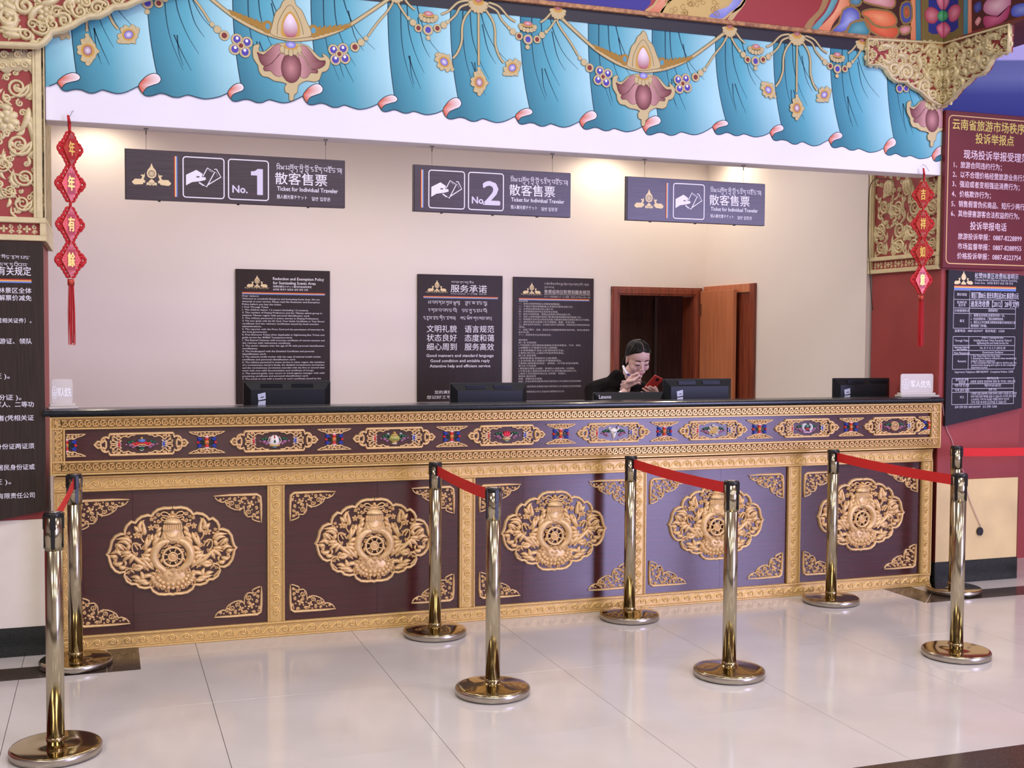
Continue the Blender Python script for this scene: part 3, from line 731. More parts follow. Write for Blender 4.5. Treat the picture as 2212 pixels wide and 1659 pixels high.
LP(q, 'cartouche_scroll_lines', mat('dull_ochre_lines', (170, 136, 78), .6))
LPOL('painted_cloud', [(1530, 33), (1548, 20), (1572, 12), (1588, -12), (1604, -30), (1612, -10), (1600, 14), (1578, 28), (1562, 42), (1536, 40)], (120, 128, 210), .0513, (170, 176, 236), edge=(206, 178, 120))
LPOL('painted_border', [(1579, 47), (1592, 30), (1608, 10), (1618, -20), (1610, -20), (1600, 6), (1584, 24), (1570, 44)], (206, 178, 130), .0516)
LPOL('painted_border', [(1736, 62), (1748, 42), (1768, 22), (1778, -4), (1790, -40), (1800, -40), (1790, 0), (1778, 26), (1760, 46), (1750, 66)], (168, 132, 88), .0512)
LPOL('painted_teal_band', [(1752, 64), (1766, 46), (1782, 28), (1794, 4), (1812, -40), (1826, -36), (1806, 8), (1794, 30), (1778, 48), (1766, 68)], (84, 150, 164), .0514, (120, 182, 190))
LPOL('painted_orange_band', [(1764, 68), (1782, 48), (1800, 28), (1812, 4), (1826, -40), (1838, -40), (1836, 10), (1812, 34), (1798, 54), (1788, 72)], (224, 130, 90), .0516, (244, 176, 140))
LPOL('painted_dark_panel', [(1786, 72), (1800, 50), (1818, 30), (1838, 6), (1850, -60), (1975, -60), (1975, 92), (1860, 82)], (70, 36, 34), .0508, sm=False)
for nm, pts, c, cc, d in [
    ('painted_petal', [(1796, 66), (1812, 50), (1820, 22), (1840, 14), (1856, 26), (1858, 40), (1870, 44), (1850, 46), (1836, 52), (1830, 66), (1812, 72)], (70, 76, 180), (170, 180, 236), .0518),
    ('painted_petal', [(1830, 74), (1832, 58), (1846, 46), (1866, 44), (1878, 58), (1876, 76), (1850, 78)], (46, 120, 140), (110, 176, 190), .052),
    ('painted_petal', [(1862, 26), (1880, 20), (1906, 22), (1924, 26), (1936, 40), (1934, 54), (1916, 60), (1890, 54), (1876, 40), (1864, 34)], (226, 100, 60), (248, 166, 120), .052),
    ('painted_petal', [(1866, 34), (1886, 54), (1910, 60), (1936, 58), (1940, 74), (1924, 86), (1904, 80), (1884, 70), (1872, 56)], (206, 78, 46), (234, 120, 80), .0522),
    ('painted_petal', [(1862, 0), (1880, -12), (1920, -14), (1934, 4), (1926, 18), (1900, 14), (1876, 8)], (206, 130, 140), (240, 190, 196), .052),
    ('painted_petal', [(1834, 4), (1846, -12), (1862, -8), (1858, 10), (1844, 12)], (60, 120, 150), (110, 160, 190), .052),
    ('painted_petal', [(1944, 30), (1948, 8), (1966, 4), (1970, 30), (1966, 48), (1950, 50)], (56, 70, 160), (110, 110, 190), .0518),
    ('painted_petal', [(1952, 28), (1954, 16), (1962, 16), (1964, 34), (1956, 38)], (170, 60, 50), (210, 110, 80), .052),
    ('painted_petal', [(1942, 62), (1956, 54), (1968, 60), (1962, 72), (1948, 74)], (200, 120, 130), (230, 170, 170), .0518)]:
    LPOL(nm, pts, c, d, cc, edge=(150, 120, 70))
LPOL('painted_orange_band', [(1967, -60), (1977, -60), (1978, 91), (1967, 90)], (226, 130, 88), .0516, (244, 168, 130), sm=False)
LPOL('painted_teal_band', [(1977, -60), (1988, -60), (1989, 92), (1978, 91)], (52, 122, 148), .0518, (86, 150, 172), sm=False)
LPOL('painted_gold_ground', [(1990, -60), (2037, -60), (2037, 96), (1990, 92)], (128, 112, 66), .0512, sm=False)
LPOL('painted_blue_panel', [(2006, -60), (2037, -60), (2037, 72), (2014, 74), (2005, 68)], (46, 56, 150), .0515, sm=False)
def petalset(fn, name_par, d):
    pass
LPOL('painted_petal', [(2022, 0), (2024, -14), (2037, -20), (2037, 20), (2028, 16)], (190, 84, 120), .052, (236, 160, 190))
LPOL('painted_petal', [(1997, 26), (2008, 15), (2022, 20), (2030, 32), (2020, 50), (2006, 50), (1998, 40)], (176, 60, 90), .0522, (232, 150, 170))
LPOL('painted_petal', [(2022, 58), (2032, 50), (2037, 50), (2037, 82), (2026, 72)], (176, 60, 100), .0522, (232, 150, 180))
LPOL('painted_flower_centre', [(2024, 34), (2030, 24), (2037, 23), (2037, 46), (2028, 44)], (50, 140, 96), .0526, (110, 196, 140))
# side lintel, running towards the entrance over the right-hand opening
side = thing('painted_lintel', 'painted side lintel at top right coming forward from the column corner, with pink flower', 'beam', (6.3, -3.2, 3.37))
def SP(mb, name, m=PAINT):
    mb.xf(Matrix.Translation((-6.3, 3.2, -3.37))); return mb.build(name, m, side)
q = MB(); q.box(6.09, 6.5, -6.4, .15, 3.396, 4.05, .003); SP(q, 'lintel_body', mat('lintel_red', (160, 52, 56), .5))
q = MB(); q.box(6.082, 6.5, -6.4, .148, 3.371, 3.396, .003); SP(q, 'lintel_moulding', mat('brown_moulding', (116, 62, 50), .5))
def SX(u, v): y, z = onX(u, v, 6.09); return (6.0898, y, z)
def SPOL(name, pts, c, d, cc=None, sm=True):
    p = [SX(*a) for a in pts]; p2 = cr([(a[1], a[2]) for a in p], 2, True) if sm else [(a[1], a[2]) for a in p]
    q = MB(); n = len(p2); X = 6.0898-d
    if cc:
        ce = (sum(a for a, _ in p2)/n, sum(b_ for _, b_ in p2)/n)
        q.add([(X, y, z) for y, z in p2]+[(X, ce[0], ce[1])], [(i, (i+1) % n, n) for i in range(n)], [L(c)]*n+[L(cc)])
    else:
        tri = tessellate_polygon([[Vector((a, b_, 0)) for a, b_ in p2]]); q.add([(X, y, z) for y, z in p2], [t for t in tri], [L(c)]*n)
    SP(q, name)
SPOL('painted_gold_ground', [(2038, -60), (2080, -60), (2080, 76), (2038, 92)], (128, 112, 66), .0002, sm=False)
SPOL('painted_blue_panel', [(2038, -60), (2070, -60), (2070, 60), (2060, 68), (2038, 74)], (46, 56, 150), .0004, sm=False)
SPOL('painted_petal', [(2038, -20), (2052, -12), (2050, 6), (2044, 18), (2038, 20)], (190, 84, 120), .0006, (236, 160, 190))
SPOL('painted_petal', [(2048, 24), (2060, 10), (2072, 12), (2076, 24), (2066, 44), (2052, 46)], (190, 70, 104), .0006, (240, 160, 186))
SPOL('painted_petal', [(2038, 48), (2048, 52), (2054, 64), (2046, 76), (2038, 82)], (190, 70, 110), .0006, (236, 160, 190))
SPOL('painted_flower_centre', [(2038, 23), (2046, 26), (2048, 38), (2038, 46)], (50, 140, 96), .0009, (110, 196, 140))
SPOL('painted_teal_band', [(2081, -60), (2091, -60), (2091, 73), (2081, 76)], (60, 132, 158), .0004, (96, 160, 180), False)
SPOL('painted_orange_band', [(2091, -60), (2099, -60), (2099, 70), (2091, 73)], (226, 140, 110), .0004, (244, 180, 150), False)
SPOL('painted_dark_panel', [(2100, -60), (2400, -60), (2400, -20), (2100, 68)], (84, 42, 40), .0002, sm=False)
SPOL('painted_petal', [(2124, 20), (2130, 2), (2150, -6), (2180, -20), (2184, 10), (2170, 30), (2150, 34), (2132, 30)], (200, 120, 160), .0005, (248, 212, 228))
SPOL('painted_petal', [(2124, 44), (2130, 34), (2160, 34), (2182, 10), (2176, 40), (2150, 56), (2130, 60)], (176, 60, 110), .0008, (220, 120, 160))
SPOL('painted_petal', [(2104, 12), (2118, 2), (2120, 20), (2108, 28)], (60, 66, 150), .0006, (100, 110, 190))
SPOL('painted_petal', [(2106, 48), (2114, 36), (2120, 42), (2112, 56)], (210, 130, 140), .0006, (240, 190, 190))
SPOL('painted_petal', [(2184, 26), (2190, 12), (2215, 6), (2240, 10), (2220, 34), (2190, 36)], (70, 84, 200), .0006, (140, 160, 236))

# ------------------------------------------------------------------ carved corner brackets
GB = GOLDP
def bracket(label, outline, spirals, leaves, loc, rz=0, flip=False, m=GB, px=None, rimw=.009, flowers=[]):
    t = thing('carved_corner_bracket', label, 'bracket', loc, rz)
    def put(mb, name, mm, sm=False):
        o = mb.build(name, mm, t, sm)
        if flip: o.scale = (-1, 1, 1)
        return o
    q = MB(); q.prism(outline, -.012, .004, back=True); put(q, 'red_backboard', RED_WALL)
    q = MB(); q.tube(outline, rimw, .03, .004, True); put(q, 'rim', m, True)
    q = MB()
    for (cx, cz, r, a, tn) in spirals:
        q.spiral(cx, cz, r, r*.2, a, tn, r*.30, .026, .004, tail=(cx+r*1.5*math.cos(a-.8*(1 if tn > 0 else -1)), cz+r*1.5*math.sin(a-.8*(1 if tn > 0 else -1))))
    put(q, 'scroll_carving', m, True)['kind'] = 'stuff'
    q = MB()
    filler(q, outline, 90, .026, .0075, .014, .003, len(spirals))
    for lf in leaves: q.leaf(lf, .019, .028, .004)
    for (x, z, r) in flowers: q.flower(x, z, r, .03, .004, 6)
    put(q, 'leaf_carving', m, True)['kind'] = 'stuff'
    return t
cx0, cz0 = 6.105, 3.395
WA = lambda X, Y: (onY(1700+X/4.32, Y/4.32, -.01)[0]-cx0, onY(1700+X/4.32, Y/4.32, -.01)[1]-cz0)
outl = [WA(*p) for p in [(730, 372), (735, 610), (840, 612), (910, 650), (950, 730), (1000, 765), (1090, 770), (1150, 820), (1230, 860), (1300, 930), (1380, 975), (1455, 1000), (1455, 410)]]
def S_(X, Y, r, a, t): x, z = WA(X, Y); return (x, z, r, a, t)
spw = [S_(800, 410, .022, 0, 1.3), (S_(790, 520, .024, 2, -1.3)), S_(900, 450, .022, 1, 1.3), S_(990, 480, .03, 2, 1.4), S_(980, 650, .05, 3.5, 1.5), S_(1100, 680, .052, 2.6, -1.5), S_(1160, 560, .034, .5, 1.3), S_(1340, 490, .046, 2.4, -1.5),
       S_(1250, 570, .04, 2.2, 1.4), S_(1270, 810, .044, 3, -1.5), S_(1330, 690, .036, 1, 1.4), S_(1340, 880, .04, 2.6, 1.4), S_(1400, 790, .03, 2, 1.4), S_(1420, 600, .03, .5, -1.3), S_(860, 570, .026, 4, 1.3), S_(1060, 420, .026, 5, 1.3), S_(1180, 440, .026, 5, -1.3), S_(1420, 920, .026, 5, -1.3)]
lvw = [[WA(*a) for a in l] for l in [[(880, 560), (930, 590), (1000, 570)], [(1000, 520), (1070, 530), (1110, 590)], [(1020, 700), (1060, 620), (1130, 600)], [(1210, 520), (1230, 600), (1220, 680)], [(1290, 600), (1330, 620), (1400, 610)], [(1280, 660), (1300, 740), (1380, 760)], [(1390, 640), (1400, 720), (1440, 780)], [(1180, 760), (1200, 700), (1260, 700)], [(1300, 430), (1360, 450), (1440, 440)], [(850, 430), (950, 440), (1050, 460)]]]
wing = bracket('carved gold bracket wing under the right end of the beam, over the drape', outl, spw, lvw, (cx0, -.012, cz0), flowers=[(*WA(960, 540), .03), (*WA(1370, 560), .028), (*WA(1180, 640), .026)])
w2 = bracket('carved gold bracket wing turned forward at top right, beside the blue drape', outl, spw, lvw, (cx0, -.012, cz0), -PI/2, True, flowers=[(*WA(960, 540), .03), (*WA(1370, 560), .028), (*WA(1180, 640), .026)])
c0, d0 = .30, 3.39
WL = lambda X, Y: (onY(X/3.95, Y/3.95, -.03)[0]-c0, onY(X/3.95, Y/3.95, -.03)[1]-d0)
outl = [WL(*p) for p in [(-1000, 400), (0, 390), (330, 400), (375, 370), (420, 320), (440, 280), (530, 265), (620, 225), (690, 180), (760, 150), (850, 145), (920, 105), (965, 70), (1080, 60), (1160, 20), (1290, -20), (1400, -60), (1560, -90), (1560, -270), (-1000, -270)]]
def T_(X, Y, r, a, t): x, z = WL(X, Y); return (x, z, r, a, t)
spl = [T_(680, 110, .036, 3, 1.4), T_(550, 190, .036, 2, -1.4), T_(830, 80, .034, 1, 1.4), T_(450, 220, .03, 2.6, 1.3), T_(370, 250, .034, 4, 1.4), T_(280, 220, .026, .5, 1.3), T_(890, 60, .022, 1, -1.2), T_(215, 60, .05, 1, 1.5), T_(230, 300, .03, 3, 1.2), T_(600, 60, .03, 4, -1.3), T_(1010, 10, .03, 3, 1.3), T_(1120, -20, .03, 3, -1.3), T_(740, 30, .028, 2, 1.3), T_(480, 110, .026, 1, 1.3), T_(960, -60, .04, 1, 1.3), T_(1280, -100, .03, 1, 1.3), T_(60, 160, .05, 5, 1.4)]
lvl = [[WL(*a) for a in l] for l in [[(0, 240), (100, 270), (250, 260)], [(20, 290), (120, 310), (220, 320)], [(250, 190), (300, 100), (400, 50)], [(330, 60), (430, 30), (520, 0)], [(420, 30), (460, 0), (480, -40)], [(0, 170), (80, 220), (180, 180)], [(560, 60), (620, 20), (640, -40)], [(20, 90), (90, 130), (170, 140)], [(10, 40), (80, 60), (150, 110)]]]
q = bracket('carved pale gold bracket at top left overlapping the painted drape', outl, spl, lvl, (c0, -.045, d0), rimw=.017, flowers=[(*WL(395, 140), .045), (*WL(700, 10), .035), (*WL(60, 40), .06)])
# ------------------------------------------------------------------ ticket counter
cnt = thing('ticket_counter', 'long maroon and gold ticket counter with carved medallions between the two columns', 'counter', (3.5, .2, 0))
CO = (-3.5, -.2, 0)
def CP(mb, name, m, smooth=False, loc=None, kind=None):
    mb.xf(Matrix.Translation(CO)); return mb.build(name, m, cnt, smooth, loc, kind=kind)
q = MB(); q.box(.925, 6.085, .014, .2, 0, .86); q.box(.925, 6.12, .0, .2, .872, 1.15); CP(q, 'carcass', mat('dark_carcass', (44, 22, 22), .5))
XD = [1.985, 3.017, 4.049, 5.081]; XL0, XR0 = .918, 6.088
edges = [XL0+.082]+sum([[x-.044, x+.044] for x in XD], [])+[XR0-.08]
for i in range(5):
    a, b_ = edges[2*i], edges[2*i+1]; q = MB(); mid = a+(b_-a)*(.3 if i % 2 == 0 else .52)
    q.box(a, mid-.0006, .004, .016, .07, .8); q.box(mid+.0006, b_, .004, .016, .07, .8); CP(q, 'lacquered_panel', LACQ)
def rail(name, x0, x1, z0, z1, horiz=True, inner=None):
    """moulded frame member with running scroll relief"""
    q = MB(); q.box(x0, x1, -.0075, .012, z0, z1, .002)
    if horiz:
        for (a, b_) in ((z0, z0+.010), (z1-.010, z1)): q.box(x0, x1, -.016, -.006, a, b_, .003)
        q.box(x0, x1, -.012, -.006, z0+.012, z0+.016, .001); q.box(x0, x1, -.012, -.006, z1-.016, z1-.012, .001)
    else:
        for (a, b_) in ((x0, x0+.010), (x1-.010, x1)): q.box(a, b_, -.016, -.006, z0, z1, .003)
        q.box(x0+.012, x0+.016, -.012, -.006, z0, z1, .001); q.box(x1-.016, x1-.012, -.012, -.006, z0, z1, .001)
    CP(q, name, GOLDF)
def running(x0, x1, z0, z1, horiz=True):
    q = MB(); Ln = (x1-x0) if horiz else (z1-z0); W_ = (z1-z0) if horiz else (x1-x0)
    n = max(1, round(Ln/.071)); st = Ln/n; r = W_*.33
    for i in range(n):
        c = (i+.5)*st
        pts = []
        for k in range(15):
            t = k/14; a = PI*.5-2.6*PI*t*1.0; rr = r*(1-.78*t); pts.append((c+.1*st+rr*math.cos(a), W_/2+rr*math.sin(a)))
        pts = [(c-.60*st, W_*.12), (c-.40*st, W_*.22), (c-.22*st, W_*.60)]+pts
        ln = [[(c+.42*st, W_*.22), (c+.46*st, W_*.45), (c+.36*st, W_*.72)]]
        T_ = (lambda p: (x0+p[0], z0+p[1])) if horiz else (lambda p: (x0+p[1], z0+p[0]))
        q.tube([T_(p) for p in pts], [.003, .0045, .0052]+[.0052*(1-.35*k/14) for k in range(15)], .0075, .007, k=5)
        for l in ln: q.tube([T_(p) for p in l], [.001, .005, .001], .006, .008, k=4)
    o = CP(q, 'running_scroll_relief', MATS.get('scroll_gold') or mat('scroll_gold', (230, 194, 124), .32, .35), True, kind='stuff')
rail('top_rail', XL0, XR0, .79, .868); running(XL0+.01, XR0-.01, .806, .852)
rail('bottom_rail', XL0, XR0, 0.0, .078); running(XL0+.01, XR0-.01, .018, .062)
for (a, b_) in [(XL0, XL0+.082)]+[(x-.044, x+.044) for x in XD]+[(XR0-.08, XR0)]:
    rail('stile', a, b_, .079, .789, False); running(a+.018, b_-.018, .084, .784, False)
# --- medallion, half traced then mirrored; local origin at its centre
MC = onY(200+963/5.53, 1080+765/5.53, 0)
def MF(X, Y): x, z = onY(200+X/5.53, 1080+Y/5.53, 0); return (x-MC[0], z-MC[1])
q = MB()
half = [(962, 180), (990, 187), (1060, 180), (1130, 193), (1180, 228), (1205, 264), (1250, 248), (1320, 260), (1370, 292), (1394, 325), (1440, 308), (1492, 350), (1517, 400), (1514, 442), (1560, 438), (1622, 460), (1664, 515), (1680, 590), (1700, 640), (1724, 657), (1700, 682), (1690, 740), (1672, 800), (1630, 860), (1580, 888), (1522, 880), (1527, 930), (1500, 995), (1445, 1035), (1394, 1038), (1360, 1080), (1290, 1102), (1226, 1096), (1200, 1148), (1140, 1192), (1060, 1207), (1000, 1207), (963, 1222)]
q.tube([MF(*p) for p in half], .0082, .018, 0, k=6)
for (X, Y) in [(1205, 264), (1514, 442), (1522, 880), (1394, 1038), (1226, 1096)]:
    x, z = MF(X, Y); d = math.hypot(x, z); nx_, nz_ = -x/d, -z/d
    for s_ in (-1, 1):
        q.spiral(x+nx_*.014-s_*nz_*.012, z+nz_*.014+s_*nx_*.012, .0085, .003, math.atan2(-nz_, -nx_), 1.0*s_, .0034, .014)
    q.dome(x+nx_*.032, z+nz_*.032, .007, .007, .018)
q.dome(*MF(1722, 657), .006, .006, .014)
# ribbons of the canopy and side volutes
q.tube(cr([MF(*p) for p in [(985, 300), (1010, 250), (1060, 225), (1092, 240), (1080, 265), (1030, 275), (1000, 290), (1040, 300), (1080, 285), (1095, 310), (1060, 325)]], 3), .0034, .016, .004, k=4)
q.spiral(*MF(1125, 330), .010, .003, 3, 1.2, .004, .018); q.spiral(*MF(1145, 385), .013, .004, 1, -1.3, .005, .018)
# leaves: acanthus sprays growing to the right
LV = [[(1180, 900), (1280, 800), (1330, 690)], [(1230, 860), (1330, 800), (1440, 700), (1500, 640)], [(1290, 640), (1235, 560), (1190, 480)], [(1290, 660), (1270, 580), (1262, 500)], [(1300, 690), (1240, 660), (1200, 640)], [(1320, 700), (1250, 720), (1205, 700)],
      [(1400, 690), (1440, 740), (1470, 800)], [(1420, 680), (1500, 720), (1545, 765)], [(1440, 660), (1520, 660), (1560, 670)], [(1440, 560), (1500, 500), (1625, 492)], [(1450, 590), (1520, 530), (1600, 530)], [(1460, 560), (1480, 610), (1500, 640)],
      [(1520, 640), (1600, 560), (1620, 600)], [(1560, 690), (1600, 640), (1680, 655)], [(1600, 690), (1650, 690), (1690, 672)], [(1540, 770), (1600, 790), (1650, 770)], [(1500, 830), (1560, 830), (1590, 790)], [(1300, 480), (1290, 430), (1310, 300)], [(1320, 440), (1350, 380), (1325, 300)], [(1340, 440), (1380, 400), (1410, 360)],
      [(1300, 870), (1370, 830), (1440, 860)], [(1300, 830), (1370, 870), (1450, 850)], [(1190, 960), (1280, 960), (1330, 1000)], [(1330, 1010), (1320, 950), (1345, 895)], [(1340, 1010), (1390, 960), (1455, 950)], [(1260, 1020), (1340, 1010), (1440, 985)], [(1230, 1050), (1300, 1040), (1370, 1020)],
      [(1215, 800), (1260, 760), (1320, 720)], [(1240, 730), (1290, 760), (1380, 740)], [(1190, 880), (1215, 820), (1200, 780)], [(1215, 560), (1210, 520), (1195, 470)], [(1150, 470), (1165, 540), (1165, 590)]]
for i, l in enumerate(LV): q.leaf([MF(*p) for p in l], .0118, .019, .002)
for l in [[(1300, 560), (1330, 500), (1300, 420)], [(1250, 900), (1380, 760), (1480, 690), (1560, 700)], [(1330, 640), (1370, 570), (1430, 570), (1430, 650), (1390, 690)], [(1500, 620), (1560, 560), (1600, 570), (1600, 620), (1540, 650)], [(1370, 640), (1400, 590), (1410, 570)], [(1450, 1000), (1490, 960), (1510, 930)], [(1440, 850), (1480, 850), (1520, 870)]]:
    q.tube(cr([MF(*p) for p in l], 4), .0042, .015, .002, k=5)
for (X, Y, r) in [(1380, 470, .020), (1215, 400, .017), (1205, 300, .011), (1470, 440, .009), (1500, 470, .008), (1240, 1040, .009), (1190, 1060, .009)]: q.flower(*MF(X, Y), r, .018, .002, 5)
filler(q, [(x*.95, z*.93) for x, z in cr([MF(*p) for p in half], 2)], 46, .017, .0042, .010, 0, 9)
half_m = q.mirror(0, 0)
q = half_m
# vase / canopy body
q.dome(0, MF(962, 245)[1], .009, .012, .022, .004); q.dome(0, MF(962, 285)[1], .016, .010, .02, .004)
def rect(X0, Y0, X1, Y1): a = MF(X0, Y0); b2 = MF(X1, Y1); return a, b2
cap = [MF(*p) for p in [(862, 345), (880, 320), (930, 305), (1000, 305), (1045, 320), (1062, 345), (1075, 360), (1060, 372), (865, 372), (850, 360)]]
q.prism(cap, 0, .026)
body = [(1068, 372), (1082, 420), (1075, 450), (1100, 520), (1135, 560), (1120, 590), (1060, 570), (1000, 600), (963, 610)]
bp = [MF(*p) for p in body]; q.prism(bp+[(-x, z) for x, z in reversed(bp)], 0, .020)
for k in range(9):
    x = (k-4)*.0105; q.tube([(x, MF(962, 378)[1]), (x*1.03, MF(962, 445)[1])], .0045, .006, .020, k=4)
for s_ in (-1, 1):
    for (a, b2, c) in [((880, 480), (920, 520), (962, 530)), ((890, 520), (930, 555), (962, 560)), ((850, 470), (860, 540), (900, 560))]:
        q.tube(cr([((MF(*p)[0])*(1 if s_ < 0 else -1), MF(*p)[1]) for p in (a, b2, c)], 4), .0035, .006, .020, k=4)
    for l in [[(1090, 400), (1130, 440), (1150, 500)], [(1095, 450), (1140, 500), (1175, 500)], [(1110, 520), (1160, 560), (1190, 640)]]:
        q.leaf([(MF(*p)[0]*s_, MF(*p)[1]) for p in l], .011, .018, .004)
    # fish curling round the wheel
    fp = [(985, 585), (1030, 570), (1090, 590), (1150, 640), (1180, 710), (1175, 790), (1130, 860), (1075, 905), (1040, 935)]
    p = cr([(MF(*a)[0]*s_, MF(*a)[1]) for a in fp], 3); n = len(p)
    ww = [.006+.0155*math.sin(PI*min(1, (i/(n-1))*.86+.08))**.8 for i in range(n)]
    q.tube(p, ww, [w_*1.25 for w_ in ww], .004, k=7)
    q.dome(MF(1022, 592)[0]*s_, MF(1022, 592)[1], .005, .005, .008, .022)
    q.leaf([(MF(*a)[0]*s_, MF(*a)[1]) for a in [(1075, 770), (1100, 800), (1090, 830)]], .006, .02, .004)
    q.leaf([(MF(*a)[0]*s_, MF(*a)[1]) for a in [(1120, 560), (1180, 570), (1190, 640)]], .009, .02, .004)
# wheel
def circ(r, n=28): return [(r*math.cos(2*PI*i/n), r*math.sin(2*PI*i/n)) for i in range(n)]
q.tube(circ(.0475), .0068, .012, .012, True, 5); q.tube(circ(.0215, 18), .0042, .010, .012, True, 4); q.dome(0, 0, .02, .02, .006, .012, 14)
for k in range(3):
    a = 2*PI*k/3; q.leaf([(0, 0), (.008*math.cos(a), .008*math.sin(a)), (.013*math.cos(a+1.1), .013*math.sin(a+1.1))], .004, .006, .017)
for k in range(8):
    a = 2*PI*k/8+PI/8; c_, s_ = math.cos(a), math.sin(a)
    q.tube([(.024*c_, .024*s_), (.034*c_, .034*s_), (.043*c_, .043*s_)], [.0018, .0042, .002], .009, .012, k=4); q.dome(.058*c_, .058*s_, .0045, .0045, .012, .008, 6, 2)
# lotus and waves at the foot
by = MF(962, 1020)[1]
q.dome(0, by, .096, .054, .020, 0, 22, 4)
for k in range(15):
    a = PI+PI*k/14; q.dome(.098*math.cos(a), by+.010+.058*math.sin(a), .014, .012, .02, .004, 8, 2, a)
for k in range(9):
    a = PI+PI*(k+.5)/9; q.dome(.074*math.cos(a), by+.016+.046*math.sin(a), .0145, .013, .024, .006, 8, 2, a)
rn = random.Random(1)
for k in range(46):
    a = rn.random()*2*PI; r_ = math.sqrt(rn.random()); q.spiral(.08*r_*math.cos(a), by+.014+.038*r_*math.sin(a), .0068, .002, rn.random()*6, 1.1, .002, .005, .021, ball=False, n=7)
for s_ in (-1, 1):
    for (X, Y) in [(1100, 920), (1150, 930), (1195, 960), (1200, 1000), (1185, 1030), (1150, 1075), (1090, 1120)]:
        x, z = MF(X, Y); q.spiral(x*s_, z, .013, .004, 2, 1.2*s_, .0048, .02, .003)
med = q.mesh('carved_medallion', GOLD, True)
for i in range(5):
    xc = [1.472, 2.502, 3.530, 4.556, 5.566][i]
    o = obj('carved_medallion', med, cnt, (xc-3.5, -.2+.004, .447))
# --- corner ornaments (upper left corner form)
q = MB()
OC0 = onY(200+1990/5.53, 1080+1385/5.53, 0)
def OF(X, Y): x, z = onY(200+X/5.53, 1080+Y/5.53, 0); return (-(x-OC0[0]), -(z-OC0[1]))
q.tube([OF(*p) for p in [(1425, 1400), (1600, 1392), (1800, 1375), (1940, 1365), (1980, 1335), (1988, 1250), (1990, 1120), (1990, 1025)]], [.002, .006, .007, .007, .007, .007, .006, .002], .014, 0, k=6)
q.tube(cr([OF(*p) for p in [(1440, 1385), (1470, 1345), (1530, 1315), (1560, 1320), (1580, 1275), (1640, 1230), (1710, 1205), (1770, 1220), (1785, 1250), (1790, 1160), (1830, 1110), (1890, 1110), (1880, 1080), (1930, 1050), (1975, 1035)]], 2), .0032, .011, 0, k=4)
for (X, Y, r, a, t) in [(1580, 1320, .013, 0, 1.3), (1500, 1350, .008, 3, -1.2), (1640, 1290, .016, 2, 1.4), (1710, 1250, .013, 4, -1.3), (1840, 1165, .016, 2, 1.4), (1900, 1120, .011, 1, -1.3), (1940, 1150, .009, 5, 1.2), (1950, 1085, .008, 3, 1.2), (1840, 1220, .010, 0, -1.2), (1680, 1340, .010, 1, 1.2), (1930, 1210, .009, 2, -1.2), (1610, 1350, .008, 5, 1.2), (1960, 1280, .008, 4, 1.2), (1800, 1340, .009, 0, 1.2), (1900, 1340, .009, 3, -1.2), (1745, 1210, .008, 2, 1.1)]:
    x, z = OF(X, Y); q.spiral(x, z, r, r*.25, a+PI, t, .0037, .012)
for (X, Y, r) in [(1745, 1300, .016), (1865, 1260, .019), (1765, 1335, .010)]: x, z = OF(X, Y); q.flower(x, z, r, .015, 0, 4, .4)
for (X, Y) in [(1540, 1358), (1720, 1355), (1830, 1300), (1950, 1320), (1925, 1270), (1880, 1190), (1795, 1270)]: x, z = OF(X, Y); q.dome(x, z, .005, .005, .012, 0, 7, 2)
corner = q.mesh('corner_ornament', GOLD, True)
for i in range(5):
    a, b_ = edges[2*i], edges[2*i+1]
    for (sx, x) in ((1, a+.030), (-1, b_-.030)):
        for (sz, z) in ((1, .754), (-1, .112)):
            o = obj('corner_ornament', corner, cnt, (x-3.5, -.2+.004, z)); o.scale = (sx, 1, sz)
# --- frieze box: stepped frame, key pattern, carved cartouches
FX0, FX1, FZ0, FZ1 = .905, 6.122, .876, 1.160
q = MB(); q.box(FX0+.06, FX1-.06, -.016, .0, .94, 1.10); CP(q, 'frieze_panel', LACQ)
q = MB(); q.box(FX0, FX1, -.012, .0, FZ0, .9449, .001); q.box(FX0, FX1, -.012, 0, 1.0951, FZ1, .001)
def fbar(a, b_, c, d, y0, y1, ch=.0015): q.box(a, b_, y0, y1, c, d, ch)
CP(q, 'frieze_frame_base', GOLDF)
q = MB()
for (z0, z1, y) in [(FZ0, .886, -.040), (.888, .893, -.034), (.8945, .8985, -.030), (.931, .9345, -.030), (.936, .944, -.036), (1.098, 1.106, -.036), (1.108, 1.1115, -.030), (1.1425, 1.146, -.030), (1.1475, 1.152, -.034), (1.153, FZ1, -.040)]:
    q.box(FX0, FX1, y, -.010, z0, z1, .0015)

